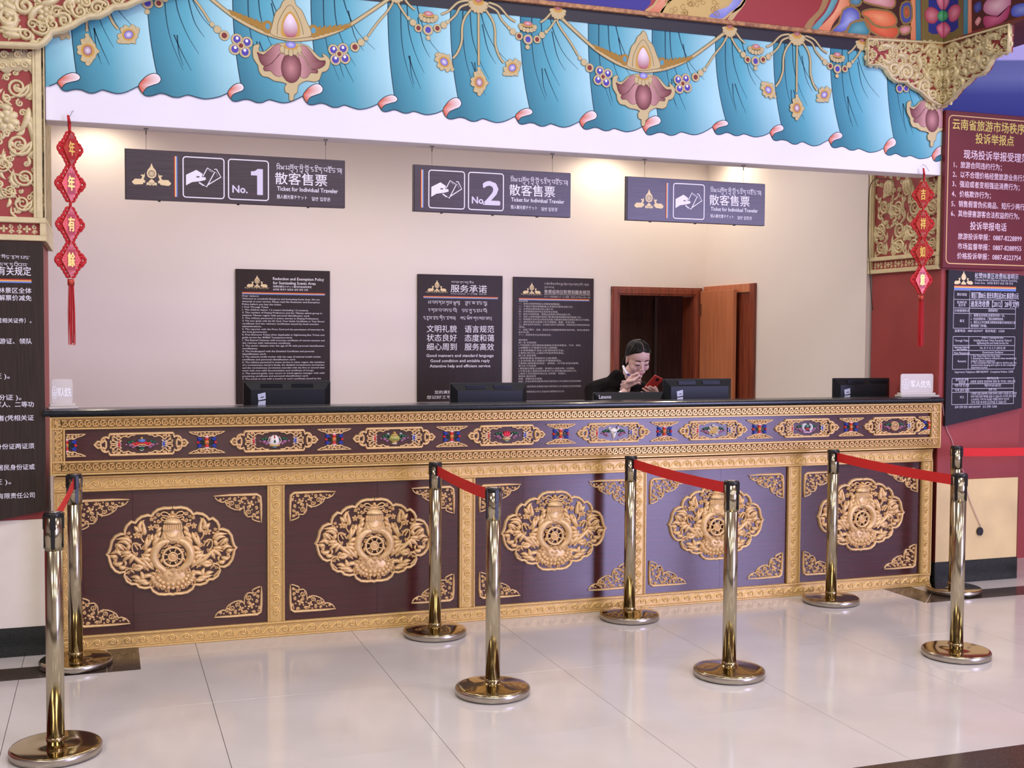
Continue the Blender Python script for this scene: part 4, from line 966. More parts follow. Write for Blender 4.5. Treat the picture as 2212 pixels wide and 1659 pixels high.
CP(q, 'frieze_rail', GOLDF)
q = MB(); q.box(FX0, FX1, -.0245, -.010, .898, .9315); q.box(FX0, FX1, -.0245, -.010, 1.111, 1.143); CP(q, 'key_ground', mat('dull_gold_ground', (176, 134, 74), .45, .35))
for side_ in (0, 1):
    q = MB(); X = lambda a: (FX0+a) if side_ == 0 else (FX1-a)
    for (a, b_, y) in [(0, .010, -.0405), (.012, .017, -.0345), (.0185, .0225, -.0305), (.055, .0585, -.0305), (.060, .068, -.0365)]:
        x0, x1 = sorted((X(a), X(b_))); q.box(x0, x1, y, -.010, FZ0+a*.9, FZ1-a*.9, .0015)
    x0, x1 = sorted((X(.022), X(.055))); q.box(x0, x1, -.0262, -.010, FZ0+.02, FZ1-.02)
    CP(q, 'frieze_stile', GOLDF)
def key(mb, x, z, s, hor=True):
    g = .0050
    for pl in [[(0, 0), (1, 0), (1, .62), (.42, .62), (.42, .34)], [(0, 0), (0, 1), (.72, 1)], [(.72, 1), (1.35, 1), (1.35, .0)]][:2]:
        pts = [(x+a*s, z+b_*s) if hor else (x+b_*s, z+a*s) for a, b_ in pl]
        for (p, r) in zip(pts, pts[1:]):
            x0, x1 = sorted((p[0], r[0])); z0, z1 = sorted((p[1], r[1])); mb.box(x0-g/2, x1+g/2, -.0325, -.0235, z0-g/2, z1+g/2, .0006)
for (z0) in (.9015, 1.1145):
    q = MB(); s_ = .0265; st = .036; n = int((FX1-FX0-.1)/st)
    for i in range(n): key(q, FX0+.052+i*st, z0, s_)
    CP(q, 'key_pattern', mat('key_pattern_gold', (232, 196, 132), .3, .5), kind='stuff')
for side_ in (0, 1):
    q = MB(); x = FX0+.0255 if side_ == 0 else FX1-.0525
    for i in range(7): key(q, x, .905+i*.036, .0265, False)
    CP(q, 'key_pattern', MATS['key_pattern_gold'], kind='stuff')
# cartouche frame; local centre; half then mirrored both ways
A0 = onY(1540/5.03, 860+497/5.03, -.02)
def AF(X, Y): x, z = onY(X/5.03, 860+Y/5.03, -.02); return (x-A0[0], z-A0[1])
q = MB()
q.tube([(0, .0515), (.12, .0515), (.148, .0515), (.152, .046), (.152, .036)], [.0066, .0066, .0066, .006, .004], .015, 0, k=5)
for l in [[(.152, .030), (.163, .036), (.178, .034), (.188, .022), (.190, .006), (.196, 0)], [(.166, .0), (.168, .016), (.178, .018), (.182, .010)], [(.19, .012), (.205, .016), (.216, .004), (.222, 0)]]:
    q.tube(cr(l, 3), .0056, .015, 0, k=5)
q.dome(.203, 0, .011, .010, .014); q.leaf([(.205, 0), (.215, .0), (.228, 0)], .006, .012)
q.spiral(.178, .024, .009, .003, 1, 1.2, .0036, .013)
for l in [[(.06, .034), (.085, .040), (.098, .030), (.11, .022), (.122, .034), (.14, .038)], [(.105, .012), (.118, .010), (.128, .018), (.14, .020)], [(.108, .0), (.12, .004), (.146, .004)], [(.06, .035), (.05, .043), (.03, .044)], [(.10, .03), (.104, .042), (.12, .046)]]:
    q.tube(cr(l, 3), .0036, .012, 0, k=4)
for (x, z, r, a) in [(.075, .043, .006, 2), (.112, .038, .006, 0), (.135, .028, .0055, 3), (.146, .012, .005, 1), (.098, .016, .005, 5), (.128, .044, .0045, 4)]: q.spiral(x, z, r*1.1, r*.3, a, 1.1, .0031, .012)
cart = q.mirror(2, 0).mirror(0, 0).mesh('cartouche_frame', GOLD, True)
def E_(mb, c, cx, cz, rx, rz, h, *a, **k): mb.col = L(c); mb.dome(cx, cz, rx*1.12, rz*1.12, h, *a, **k)
GRN, PUR, REDc, WHT, BLU2, GLD, BLK = (30, 88, 58), (150, 96, 130), (196, 42, 44), (236, 230, 226), (60, 78, 172), (206, 168, 96), (34, 26, 28)
def bits(mb):
    for s_ in (-1, 1):
        E_(mb, (190, 54, 58) if s_ < 0 else BLU2, s_*.105, 0, .008, .019, .012, .001); mb.col = L(WHT)
        mb.tube([(s_*.115, .020), (s_*.117, 0), (s_*.115, -.020)], .0016, .012, .001, k=4); mb.tube([(s_*.096, .018), (s_*.101, .010), (s_*.097, 0), (s_*.101, -.010), (s_*.096, -.018)], .0014, .012, .001, k=4)
        for (x, z, r, c) in [(.052, -.004, .011, PUR), (.040, -.014, .009, PUR), (.060, .008, .008, GRN), (.045, .012, .009, GRN), (.072, -.002, .006, PUR), (.030, .008, .008, (26, 66, 50))]:
            E_(mb, c, s_*x, z, r, r*.8, .011, .001); mb.col = L(mixc(tuple(v/255 for v in c), (1, 1, 1), .0)) if 0 else L((min(255, c[0]+50), min(255, c[1]+50), min(255, c[2]+50))); mb.spiral(s_*x, z, r*.7, r*.2, 0, 1.1, .001, .003, .010, ball=False)
def emb(i):
    m = MB(); bits(m)
    if i == 0:    # parasol
        E_(m, (70, 40, 40), 0, 0, .03, .03, .01); 
        for k in range(7): E_(m, REDc, (k-3)*.0125, .002-.0008*abs(k-3), .010, .012, .018)
        m.col = L(WHT); m.tube(cr([(-.046, .002), (-.03, -.010), (-.02, -.006), (-.01, -.013), (0, -.009), (.01, -.013), (.02, -.006), (.03, -.010), (.046, .002)], 2), .0014, .018, .001, k=4)
        E_(m, (90, 128, 196), 0, .016, .018, .010, .02); E_(m, GLD, 0, .028, .006, .007, .02); E_(m, GLD, 0, -.002, .03, .005, .021); E_(m, GRN, 0, -.022, .014, .010, .014); m.col = L(WHT); m.tube([(-.010, -.028), (0, -.033), (.010, -.028)], .002, .015, 0, k=4)
    elif i == 1:  # treasure vase white with tree
        E_(m, WHT, 0, 0, .024, .027, .018); E_(m, GRN, 0, -.002, .008, .014, .022); E_(m, REDc, 0, .018, .004, .010, .022)
        for s_ in (-1, 1): m.col = L((222, 190, 190)); m.tube(cr([(s_*.02, -.02), (s_*.034, 0), (s_*.022, .022)], 3), .003, .016, 0, k=4)
        E_(m, GLD, 0, -.024, .028, .006, .02); E_(m, (90, 150, 190), 0, -.032, .012, .004, .018)
    elif i == 2:  # gold vase with handles
        E_(m, (176, 168, 90), 0, -.002, .030, .018, .02); E_(m, GLD, 0, .016, .016, .007, .02); E_(m, GLD, 0, .027, .007, .007, .018); E_(m, (120, 140, 70), 0, -.006, .024, .004, .024); E_(m, WHT, 0, -.030, .014, .004, .018); E_(m, GLD, 0, -.022, .014, .006, .018)
        for s_ in (-1, 1): m.col = L((70, 110, 80)); m.tube(cr([(s_*.026, .01), (s_*.04, .02), (s_*.044, .004), (s_*.03, -.01)], 3), .003, .016, 0, k=4); E_(m, (200, 200, 220), s_*.034, .022, .006, .005, .018)
    elif i == 3:  # red lotus
        for (a, r) in ((0, .02), (.55, .018), (-.55, .018), (1.1, .014), (-1.1, .014)):
            m.col = L((206, 36, 66)); m.leaf([(0, -.010), (r*math.sin(a)*.9, .004), (r*1.7*math.sin(a), .004+r*1.2*math.cos(a))], .010, .018)
        m.col = L(WHT); m.tube(cr([(-.03, .010), (-.02, -.004), (0, -.009), (.02, -.004), (.03, .010)], 3), .0014, .02, 0, k=4); E_(m, (196, 170, 120), 0, -.018, .022, .010, .018); E_(m, (150, 180, 150), 0, -.030, .012, .004, .016)
    elif i == 4:  # white conch
        E_(m, WHT, 0, .008, .019, .018, .02); m.col = L(WHT); m.leaf([(0, .01), (.002, -.014), (-.002, -.036)], .011, .018); E_(m, (60, 120, 120), 0, .004, .014, .003, .023)
        for s_ in (-1, 1): m.col = L((228, 222, 224)); m.tube(cr([(s_*.014, .01), (s_*.03, .024), (s_*.02, .032)], 3), .004, .015, 0, k=4)
    elif i == 5:  # endless knot
        for k in (-1, 0, 1):
            for (dx, dz) in ((1, 1), (1, -1)):
                m.col = L((222, 176, 90) if dx*dz > 0 else (238, 214, 170)); c_ = k*.012
                m.tube([(c_-.018*dx, -.018*dz+(c_*0)), (c_+.018*dx, .018*dz)], .0028, .018, 0, k=4)
        m.col = L(WHT)
        for (x, z) in ((0, .028), (0, -.028), (.03, 0), (-.03, 0), (.02, .018), (-.02, .018), (.02, -.018), (-.02, -.018)): m.tube([(x+.006*math.cos(t), z+.006*math.sin(t)) for t in [k*PI/4 for k in range(8)]], .0018, .015, 0, True, 4)
    elif i == 6:  # two fishes / banner
        for s_ in (-1, 1): m.col = L((214, 214, 226)); p_ = cr([(s_*.008, .026), (s_*.026, .018), (s_*.03, -.002), (s_*.016, -.016)], 3); m.tube(p_, [.003+.005*math.sin(PI*k/(len(p_)-1)) for k in range(len(p_))], .018, 0, k=5)
        E_(m, (90, 130, 120), 0, .012, .014, .012, .016); E_(m, (186, 60, 60), 0, -.006, .016, .006, .018); m.col = L((226, 180, 214)); m.tube(cr([(-.03, -.018), (-.014, -.026), (0, -.024), (.014, -.026), (.03, -.018)], 3), .004, .016, 0, k=4)
    else:         # wheel
        m.col = L((214, 170, 120)); m.tube([(.024*math.cos(t), .026*math.sin(t)) for t in [2*PI*k/18 for k in range(18)]], .004, .018, 0, True, 4)
        E_(m, (222, 150, 120), 0, 0, .008, .008, .02)
        for k in range(8): a = 2*PI*k/8; m.col = L((236, 210, 170)); m.tube([(.008*math.cos(a), .008*math.sin(a)), (.022*math.cos(a), .022*math.sin(a))], .0017, .016, 0, k=4)
    return m
EN = ['parasol', 'treasure_vase', 'gold_vase', 'red_lotus', 'white_conch', 'endless_knot', 'twin_fish', 'dharma_wheel']
xs = [1.327, 1.977, 2.607, 3.238, 3.879, 4.516, 5.153, 5.785]
for i, x in enumerate(xs):
    o = obj('cartouche', cart, cnt, (x-3.5, -.2-.0162, 1.0195))
    e = emb(i).build('enamel_'+EN[i], ENAMEL, o, True, label='coloured enamelled '+EN[i].replace('_', ' ')+' in the cartouche')
# bow-tie ornaments
q = MB()
for (sz) in (1,):
    q.tube([(-.001, .054), (.05, .0535), (.088, .055)], [.003, .003, .0012], .012, 0, k=4)
    q.tube(cr([(.002, .028), (.02, .034), (.034, .030), (.05, .040), (.066, .044), (.088, .055)], 3), .0032, .012, 0, k=4)
    for (x, z, r, a) in [(.012, .044, .007, 1), (.028, .046, .006, 3), (.042, .048, .005, 5), (.03, .037, .005, 2), (.056, .049, .004, 0), (.016, .034, .004, 4), (.0, .04, .005, 2)]: q.spiral(x, z, r*1.15, r*.3, a, 1.2, .0030, .011)
gold_half = q.mirror(0, 0).mirror(2, 0)
bow_g = gold_half.mesh('bow_filigree', GOLD, True)
def bowc():
    m = MB()
    for sx in (-1, 1):
        for sz in (-1, 1):
            for (x, z) in ((.030, .017), (.039, .022), (.037, .012)): E_(m, (48, 66, 160), sx*x, sz*z, .0085, .006, .013)
            m.col = L((30, 60, 50)); m.tube([(0, 0), (sx*.03, sz*.014)], .003, .010, 0, k=4)
        E_(m, (214, 52, 52), sx*.042, 0, .0075, .007, .014); m.col = L((40, 44, 44)); m.tube([(sx*.01, 0), (sx*.036, 0)], .004, .010, 0, k=4)
    for sz in (-1, 1): E_(m, (214, 60, 60), 0, sz*.018, .010, .008, .014); E_(m, (236, 206, 206), 0, sz*.028, .011, .006, .012)
    E_(m, (226, 130, 60), 0, 0, .0115, .0125, .017); E_(m, (70, 100, 170), .002, -.001, .005, .006, .019)
    return m
bow_c = bowc().mesh('bow_enamel', ENAMEL, True)
for i, x in enumerate([1.64, 2.285, 2.924, 3.557, 4.199, 4.826, 5.467]):
    o = obj('bow_ornament', bow_g, cnt, (x-3.5, -.2-.0162, 1.0195)); obj('enamel_flower', bow_c, o)
def halfmesh(me, keep, nm, mm):
    import bmesh
    b = bmesh.new(); b.from_mesh(me); bmesh.ops.bisect_plane(b, geom=b.verts[:]+b.edges[:]+b.faces[:], plane_co=(0, 0, 0), plane_no=(keep, 0, 0), clear_inner=True)
    n = bpy.data.meshes.new(nm); b.to_mesh(n); b.free(); n.materials.append(mm); return n
for (x, k) in ((.978, 1), (6.048, -1)):
    o = obj('bow_ornament', halfmesh(bow_g, k, 'bow_filigree_half', GOLD), cnt, (x-3.5, -.2-.0162, 1.0195)); obj('enamel_flower', halfmesh(bow_c, k, 'bow_enamel_half', ENAMEL), o)
# --- stone counter top with rounded nose
q = MB(); prof = [(-.03, 1.1615), (-.046, 1.166), (-.054, 1.176), (-.054, 1.184), (-.046, 1.190), (-.03, 1.195), (.14, 1.195), (.14, 1.1615)]
n = len(prof); xa, xb = .877, 6.128
q.add([(x, y, z) for x in (xa, xb) for y, z in prof], [tuple(range(n)), tuple(range(n, 2*n))]+[(i, (i+1) % n, n+(i+1) % n, n+i) for i in range(n)])
tag(q.build('stone_countertop', TOPSTONE), 'dark polished stone slab running along the top of the counter', 'countertop')
# desk behind
dk = thing('work_desk', 'dark wooden work desk behind the counter carrying the monitors', 'desk', (3.5, .62, 0))
q = MB(); q.box(-2.58, 2.58, -.30, .22, .85, .88, .003); q.build('desktop', DARKWOOD, dk)
for x in (-2.5, -.9, .4, 1.7, 2.5): q = MB(); q.box(x-.02, x+.02, -.28, .2, 0, .85); q.build('leg', DARKWOOD, dk)
# ------------------------------------------------------------------ Tibetan strokes, emblem, pictograms
TG = {'g': [[(0, 1), (1, 1)], [(.25, 1), (.25, .5), (.05, .35)], [(.3, .6), (.85, .6)], [(.85, 1), (.85, 0)]],
 'G': [[(0, 1), (1, 1)], [(.12, 1), (.12, .5), (.75, .5), (.9, .15), (.3, .0)]],
 'd': [[(0, 1), (1, 1)], [(.12, 1), (.12, .55), (.75, .5), (.6, -.1)]],
 'n': [[(0, 1), (1, 1)], [(.3, 1), (.1, .6), (.5, .5), (.8, .9)], [(.5, .5), (.95, .2), (.8, -.5)]],
 'b': [[(0, 1), (1, 1)], [(.1, 1), (.15, .35), (.9, .3)], [(.9, 1), (.9, 0)]],
 'm': [[(0, 1), (.35, 1)], [(.15, 1), (.15, .6), (0, .2), (.45, .35), (.9, .3)], [(.6, 1), (1, 1)], [(.9, 1), (.9, 0)]],
 'l': [[(0, .8), (.2, 1), (.3, .5), (.15, .2), (.5, .3), (.6, .9), (.62, .35), (.9, .35)], [(.9, 1), (.9, 0)]],
 's': [[(0, 1), (1, 1)], [(.15, 1), (.2, .6), (.55, .5), (.1, .05)], [(.35, .55), (.9, .3)], [(.9, 1), (.9, 0)]],
 'z': [[(0, 1), (1, 1)], [(.8, 1), (.2, .65), (.8, .5), (.2, .1), (.9, 0)], [(.9, 1), (1.1, 1.2)]],
 'a': [[(0, 1), (.8, 1)], [(.45, 1), (.1, .6), (.65, .5), (.85, .1), (.3, 0)]],
 'r': [[(0, 1), (.8, 1)], [(.2, 1), (.25, .6), (.7, .5), (.3, .05)]],
 't': [[(0, 1), (1, 1)], [(.5, 1), (.3, .6), (.75, .55), (.5, -.2)]],
 'c': [[(0, 1), (1, 1)], [(.15, 1), (.15, .3), (.5, .3), (.5, 1)], [(.5, .3), (.9, .3)], [(.9, 1), (.9, .1)]]}
def tib(mb, s, x, z, h, d, width=None, wd=.13):
    """token string: letters, I O U vowels, _ subjoined, '.' dot, '|' stroke, ' ' gap"""
    adv = 0; items = []; mb.marks.append((len(mb.v), len(mb.f)))
    for ch in s:
        if ch in TG: items.append((TG[ch], adv, 0)); adv += 1.12
        elif ch == 'I': items.append(([[(.2, 1.15), (.3, 1.45), (.75, 1.5), (.85, 1.15)]], adv-1.12, 0))
        elif ch == 'O': items.append(([[(.05, 1.5), (.3, 1.2), (.5, 1.35), (.7, 1.2), (1, 1.5)]], adv-1.12, 0))
        elif ch == 'U': items.append(([[(.3, -.15), (.85, -.2), (.5, -.55)]], adv-1.12, 0))
        elif ch == '_': items.append(([[(.1, -.12), (.8, -.15), (.45, -.45), (.95, -.55)]], adv-1.12, 0))
        elif ch == '.': items.append(([[(.05, 1.0), (.22, .88)]], adv, 0)); adv += .42
        elif ch == '|': items.append(([[(.1, 1.1), (.1, -.3)]], adv, 0)); adv += .5
        else: adv += .8
    sx = (width/adv) if width else h*.9
    for st, a, _ in items:
        for pl in st: mb.line(cr([(x+(a+p[0])*sx, z+p[1]*h) for p in pl], 2) if len(pl) > 2 else [(x+(a+p[0])*sx, z+p[1]*h) for p in pl], h*wd, d)
TSIGN = 'sIl.mg_On.g_I.s_O.azIn.bzOG.s|'
LOGO = [[(0, 100), (-14, 62), (-36, 34), (-44, 4), (-34, -26), (-12, -40), (12, -40), (34, -26), (44, 4), (36, 34), (14, 62)],
        [(-46, -108), (-44, -80), (-30, -78), (-20, -62), (0, -46), (20, -62), (30, -78), (44, -80), (46, -108), (30, -100), (16, -108), (0, -100), (-16, -108), (-30, -100)]]
DEER = [(-174, -84), (-156, -72), (-154, -56), (-92, -52), (-80, -26), (-96, -20), (-92, -10), (-70, -14), (-62, 14), (-70, -50), (-56, -64), (-62, -86), (-68, -74), (-78, -96), (-110, -100), (-150, -104), (-166, -96)]
DEER = [(-174, -76), (-158, -62), (-150, -50), (-92, -50), (-82, -24), (-98, -18), (-90, -8), (-68, -12), (-62, 10), (-60, -22), (-72, -52), (-56, -66), (-60, -88), (-68, -78), (-80, -98), (-150, -104), (-168, -92)]
def emblem(mb, cx, cz, s, d, dark=None):
    """wheel in a flame halo on a lotus between two kneeling deer; s = size of one traced unit"""
    for pl in LOGO: mb.prism([(cx+a*s, cz+b_*s) for a, b_ in pl], d, d)
    for sg in (1, -1):
        mb.prism([(cx+sg*a*s, cz+b_*s) for a, b_ in DEER], d, d)
def emblem_dark(mb, cx, cz, s, d):
    mb.line([(cx+28*s*math.cos(2*PI*k/20), cz+(4+28*math.sin(2*PI*k/20))*s) for k in range(20)], 5*s, d, True)
    for k in range(8): a = 2*PI*k/8; mb.line([(cx+9*s*math.cos(a), cz+(4+9*math.sin(a))*s), (cx+24*s*math.cos(a), cz+(4+24*math.sin(a))*s)], 4*s, d)
    for x in (-28, -14, 0, 14, 28): mb.line([(cx+x*s*.6, cz-98*s), (cx+x*s, cz-76*s)], 3*s, d)
def rrect(x0, x1, z0, z1, r, n=4):
    p = []
    for (cx, cz, a) in ((x1-r, z1-r, 0), (x0+r, z1-r, PI/2), (x0+r, z0+r, PI), (x1-r, z0+r, 3*PI/2)):
        for k in range(n+1): p.append((cx+r*math.cos(a+PI/2*k/n), cz+r*math.sin(a+PI/2*k/n)))
    return p
def board(name, label, cat, x0, x1, z0, z1, y, thick, m, group=None, poly=None):
    t = thing(name, label, cat, ((x0+x1)/2, y, z0), 0, group); t['_o'] = 0; del t['_o']
    q = MB(); X, Y0, Z = (x0+x1)/2, y, z0
    if poly: q.prism([(x-X, z-Z) for x, z in poly], 0, thick, back=True)
    else: q.box(x0-X, x1-X, -thick, 0, 0, z1-z0, .002)
    q.build('board', m, t)
    def put(mb, nm, mm, smooth=False):
        mb.xf(Matrix.Translation((-X, 0, -Z)))
        if nm == 'lettering' and len(mb.marks) > 1 and mb.marks[0][0] == 0:
            for o_ in mb.lines(): o_.build('text_line', mm, t)
            return
        return mb.build(nm, mm, t, smooth)
    return t, put
# ------------------------------------------------------------------ three hanging signs
GREYM = mat('sign_edge_metal', (86, 80, 78), .4, .6)
def hsign(label, x0, x1, xlogo, xstr, xhand, xnum, num, xtext, wires):
    y = .06; th = .03
    t, put = board('hanging_sign', label, 'sign', x0, x1, 2.229, 2.4765, y+th/2, th, SIGNB, 'brown signs hanging over the counter')
    d = th+.0006
    q = MB(); q.box(x0-.002, x1+.002, -.012, -.0, 2.4765, 2.480); q.box(x0-.0035, x0, -.026, 0, 2.229, 2.478); put(q, 'edge_strip', GREYM)
    for (a, b_, mm) in ((0, .0045, SRED), (.0045, .0075, SORG), (.0075, .0105, INKC), (.0105, .0165, SBLU)):
        q = MB(); q.flat([(xstr+a, 2.452), (xstr+b_, 2.452), (xstr+b_, 2.25), (xstr+a, 2.25)], d); put(q, 'stripe', mm)
    if xlogo:
        q = MB(); s_ = .000535; emblem(q, xlogo, 2.358, s_, d); put(q, 'deer_emblem', INKC); q = MB(); emblem_dark(q, xlogo, 2.358, s_, d+.0003); put(q, 'emblem_line', SIGNB)
    def hs(X, Y): a, b_ = onY(250+X/4.254, 300+Y/4.254, .05); return (a-1.536+xhand, b_+.002)
    q = MB(); q.line(rrect(xhand, xhand+.2, 2.251, 2.452, .014), .0055, d, True); put(q, 'sign_frame_line', INK)
    q = MB()
    q.flat([hs(*p) for p in [(645, 335), (740, 290), (798, 326), (790, 356), (824, 358), (828, 380), (800, 390), (765, 395), (700, 402), (645, 432)]], d)
    q.line([hs(*p) for p in [(905, 285), (925, 284), (966, 356), (842, 430)]], .005, d); 
    put(q, 'hand_pictogram', INK)
    q = MB(); q.flat([hs(*p) for p in [(842, 272), (908, 312), (834, 446), (765, 404), (798, 388), (826, 384), (828, 360), (800, 350)]], d+.0002); q.ell(*hs(755, 354), .009, .0035, d+.0003, 10); put(q, 'ticket_blank', SIGNB)
    q = MB(); q.line([hs(*p) for p in [(800, 350), (842, 272), (908, 312), (834, 446), (765, 404)]], .005, d+.0004)
    for k in range(4): q.ell(*hs(852+10*k, 292+6*k), .0017, .0017, d+.0005, 6)
    for k in range(4): q.ell(*hs(918+6*k, 310+12*k), .0017, .0017, d+.0005, 6)
    for k in range(3): q.ell(*hs(772+14*k, 410+10*k), .005, .004, d+.0005, 8)
    put(q, 'ticket_outline', INK)
    if num:
        q = MB(); q.line(rrect(xnum, xnum+.2, 2.251, 2.452, .014), .0055, d, True); put(q, 'sign_frame_line', INK)
        q = MB(); text(q, 'No.', xnum+.020, 2.285, .052, d, bold=.028)
        if num == '1': q.flat([(xnum+.172, 2.278), (xnum+.172, 2.41), (xnum+.146, 2.41), (xnum+.137, 2.402), (xnum+.128, 2.398), (xnum+.112, 2.396), (xnum+.112, 2.376), (xnum+.143, 2.376), (xnum+.143, 2.278)], d)
        else: text(q, '2', xnum+.083, 2.283, .178, d, bold=.024, fit=.095)
        put(q, 'number_lettering', mat('lilac_white_lettering', (222, 214, 236), .5))
    q = MB(); tib(q, TSIGN, xtext+.006, 2.412, .021, d, .345)
    text(q, '散客售票', xtext, 2.343, .066, d, bold=.007, fit=.268); text(q, 'Ticket for Individual Traveler', xtext+.010, 2.305, .031, d, bold=.012, fit=.315)
    text(q, '個人観光客チケット', xtext+.008, 2.266, .0225, d, bold=.004, fit=.155); text(q, '일반 입장권', xtext+.188, 2.262, .0225, d, bold=.004, fit=.095)
    put(q, 'lettering', INK)
    for k, x in enumerate(wires):
        q = MB(); q.pipe([(x, 0, 2.478), (x, 0, 2.56)], .0010, 5); q.pipe([(x, 0, 2.555), (x, 0, 2.575)], .003, 6); q.box(x-.011, x+.011, -.011, .011, 2.581, 2.5848, .001)
        q.pipe([(x+.004*math.sin(a), 0, 2.576+.004*math.cos(a)) for a in [k2*PI/4 for k2 in range(9)]], .0011, 5); put(q, 'hanging_wire', PIN)
    for x in (x0+.16, (x0+x1)/2, x1-.19): q = MB(); q.box(x-.006, x+.006, -.006, .006, 2.225, 2.229); put(q, 'bottom_screw', BLACKPL)
hsign('first hanging sign from the left, marked No.1, with gold deer emblem', 1.262, 2.355, 1.385, 1.492, 1.536, 1.758, '1', 1.992, (1.361, 2.258))
hsign('middle hanging sign marked No.2, without a deer emblem', 2.728, 3.631, None, 2.763, 2.809, 3.032, '2', 3.267, (2.834, 3.531))
hsign('right-hand hanging sign with deer emblem and no number', 3.979, 4.880, 4.116, 4.223, 4.272, None, None, 4.506, (4.101, 4.748))

# ------------------------------------------------------------------ boards on the back wall
def header(put, x0, x1, z1, d, titles, wl=.13, zs=.118, logo=.000335):
    q = MB(); lx = x0+wl+.03; emblem(q, lx, z1-.09, logo*1.35, d); tib(q, 'gag.dIn.zO.sGn.bId.', lx-.095, z1-.148, .010, d, .19, .12); put(q, 'deer_emblem', INKC)
    q = MB(); emblem_dark(q, lx, z1-.09, logo*1.35, d+.0003); put(q, 'emblem_line', BOARD)
    for (a, b_, mm) in ((0, .006, SRED), (.006, .012, SORG), (.012, .019, SBLU)):
        q = MB(); q.flat([(x0+.048, z1-.172-a), (x1-.04, z1-.172-a), (x1-.04, z1-.172-b_), (x0+.048, z1-.172-b_)], d); put(q, 'stripe', mm)
BY = 2.988
t, put = board('notice_board', 'brown notice board with long English text, leftmost on the back wall', 'notice board', 2.096, 2.812, 1.03, 2.056, BY, .018, BOARD, 'notice boards on the back wall')
d = .0186; header(put, 2.096, 2.812, 2.056, d, None)
q = MB(); X = 2.375; text(q, 'Reduction and Exemption Policy', X, 1.978, .030, d, bold=.012, fit=.39); text(q, 'for Sumtseling Scenic Area', X, 1.946, .030, d, bold=.012, fit=.325)
text(q, '松賛林観光スポット観光料金減免規定', X, 1.922, .017, d, bold=.003, fit=.295); text(q, '송찬림 풍경구 입장료 감면 관련 규정', X, 1.900, .016, d, bold=.01, fit=.265)
LN = ['Dear visitors:', 'Welcome to wonderful Shangri-La and Sumtseling Scenic Area. We are', 'sincerely at your service. Please read the Reduction and Exemption', 'Policy before you buy the ticket.', 'I. Free Through Ticket', '1. The children below 1.2 meters (including 1.2 meters);', '2. The resident of Diqing Prefecture and the Tibetan ethnic group in', 'ambient Tibetan region with personal identification card;', '3. The military personnel in active service in Diqing Prefecture;', '4. The tour guide with the ID Card, Tour Guide Certificate or Tour Escort', 'certificate and the relevant certificates issued by local tourism', 'administrations;', '5. The reporter with the Press Card and the permission of interview by', 'the local government.', 'II. Free Entrance Ticket (Not Applicable in Sightseeing Bus Ticket and', 'guide service fee, RMB35 Yuan/person-time)', '1. The Retired Veterans with honorary certificate of retired veterans and', 'the retirees with retirement certificate.', '2. The senior citizens over the age of 70 with personal identification', 'certificates.', '3. The handicapped with the Disabled Certificate and personal', 'identification card.', '4. The national model worker with the copy of national model worker', 'certificate and personal identification card.', '5. The military personnel in active service in other region, the members', "of a revolutionary martyr's family, the disabled revolutionary servicemen,", 'and the revolutionary servicemen awarded with the first or second class', 'merit with own valid documentation and certificate of troops.', '6. The national guide, tour escort or travel agency manager with valid', 'practicing certificate and personal identification card.', "7. The monk or nun with a monk's or nun's certificate issued by the"]
for k, s_ in enumerate(LN): text(q, s_, 2.144, 1.848-k*.0210, .0165, d, bold=.006, fit=min(.625, .0089*len(s_)) if len(s_) > 63 else .0089*len(s_))
put(q, 'lettering', INK)
t, put = board('notice_board', 'brown service pledge board with large Chinese phrases, centre of the back wall', 'notice board', 3.512, 4.226, 1.03, 2.05, BY, .018, BOARD, 'notice boards on the back wall')
header(put, 3.512, 4.226, 2.05, d, None)
q = MB(); tib(q, 'bdns.gUd.sd_.zOm|', 3.792, 1.985, .012, d, .19); text(q, '服务承诺', 3.786, 1.915, .066, d, bold=.006, fit=.305); text(q, 'Service Commitment   サービス承諾   서비스약속', 3.788, 1.894, .013, d, fit=.30)
for k, s_ in enumerate(['m.bdns.gUs.l_n|  s_d.c.zG.n_|', 'rns.b.bdG.bO|  GG.g_U.azm.bO|', 'azUs.zG.nId.zgs|  gG.lIg.ndgs.sd|']): tib(q, s_, 3.60+(.0 if k < 2 else -.04), 1.815-k*.062, .022, d, .50 if k < 2 else .58)
for k, (a, b_) in enumerate([('文明礼貌', '语言规范'), ('状态良好', '态度和蔼'), ('细心周到', '服务高效')]):
    text(q, a, 3.588, 1.592-k*.072, .062, d, bold=.006, fit=.25); text(q, b_, 3.905, 1.592-k*.072, .062, d, bold=.006, fit=.25)
for k, (s_, w_) in enumerate([('Good manners and standard language', .565), ('Good condition and amiable reply', .50), ('Attentive help and efficient service', .51)]): text(q, s_, 3.869, 1.390-k*.042, .033, d, 'C', .01, w_)
text(q, '您的满意是我们最大的心愿', 3.655, 1.095, .03, d, bold=.006, fit=.43); text(q, '您记好工号牌,并向我们提出', 3.59, 1.055, .03, d, bold=.006, fit=.50)
put(q, 'lettering', INK)
t, put = board('notice_board', 'brown board of small Chinese rules, on the back wall just left of the doorway', 'notice board', 4.320, 5.034, 1.03, 2.046, BY, .018, BOARD, 'notice boards on the back wall')
header(put, 4.320, 5.034, 2.046, d, None)
q = MB(); tib(q, 'd.lIg.zIn.c.dIg.sUG.lIm.dns.gzn.adIr.nGs', 4.59, 1.985, .014, d, .40); tib(q, 'dUs.gdl|', 4.59, 1.958, .012, d, .09)
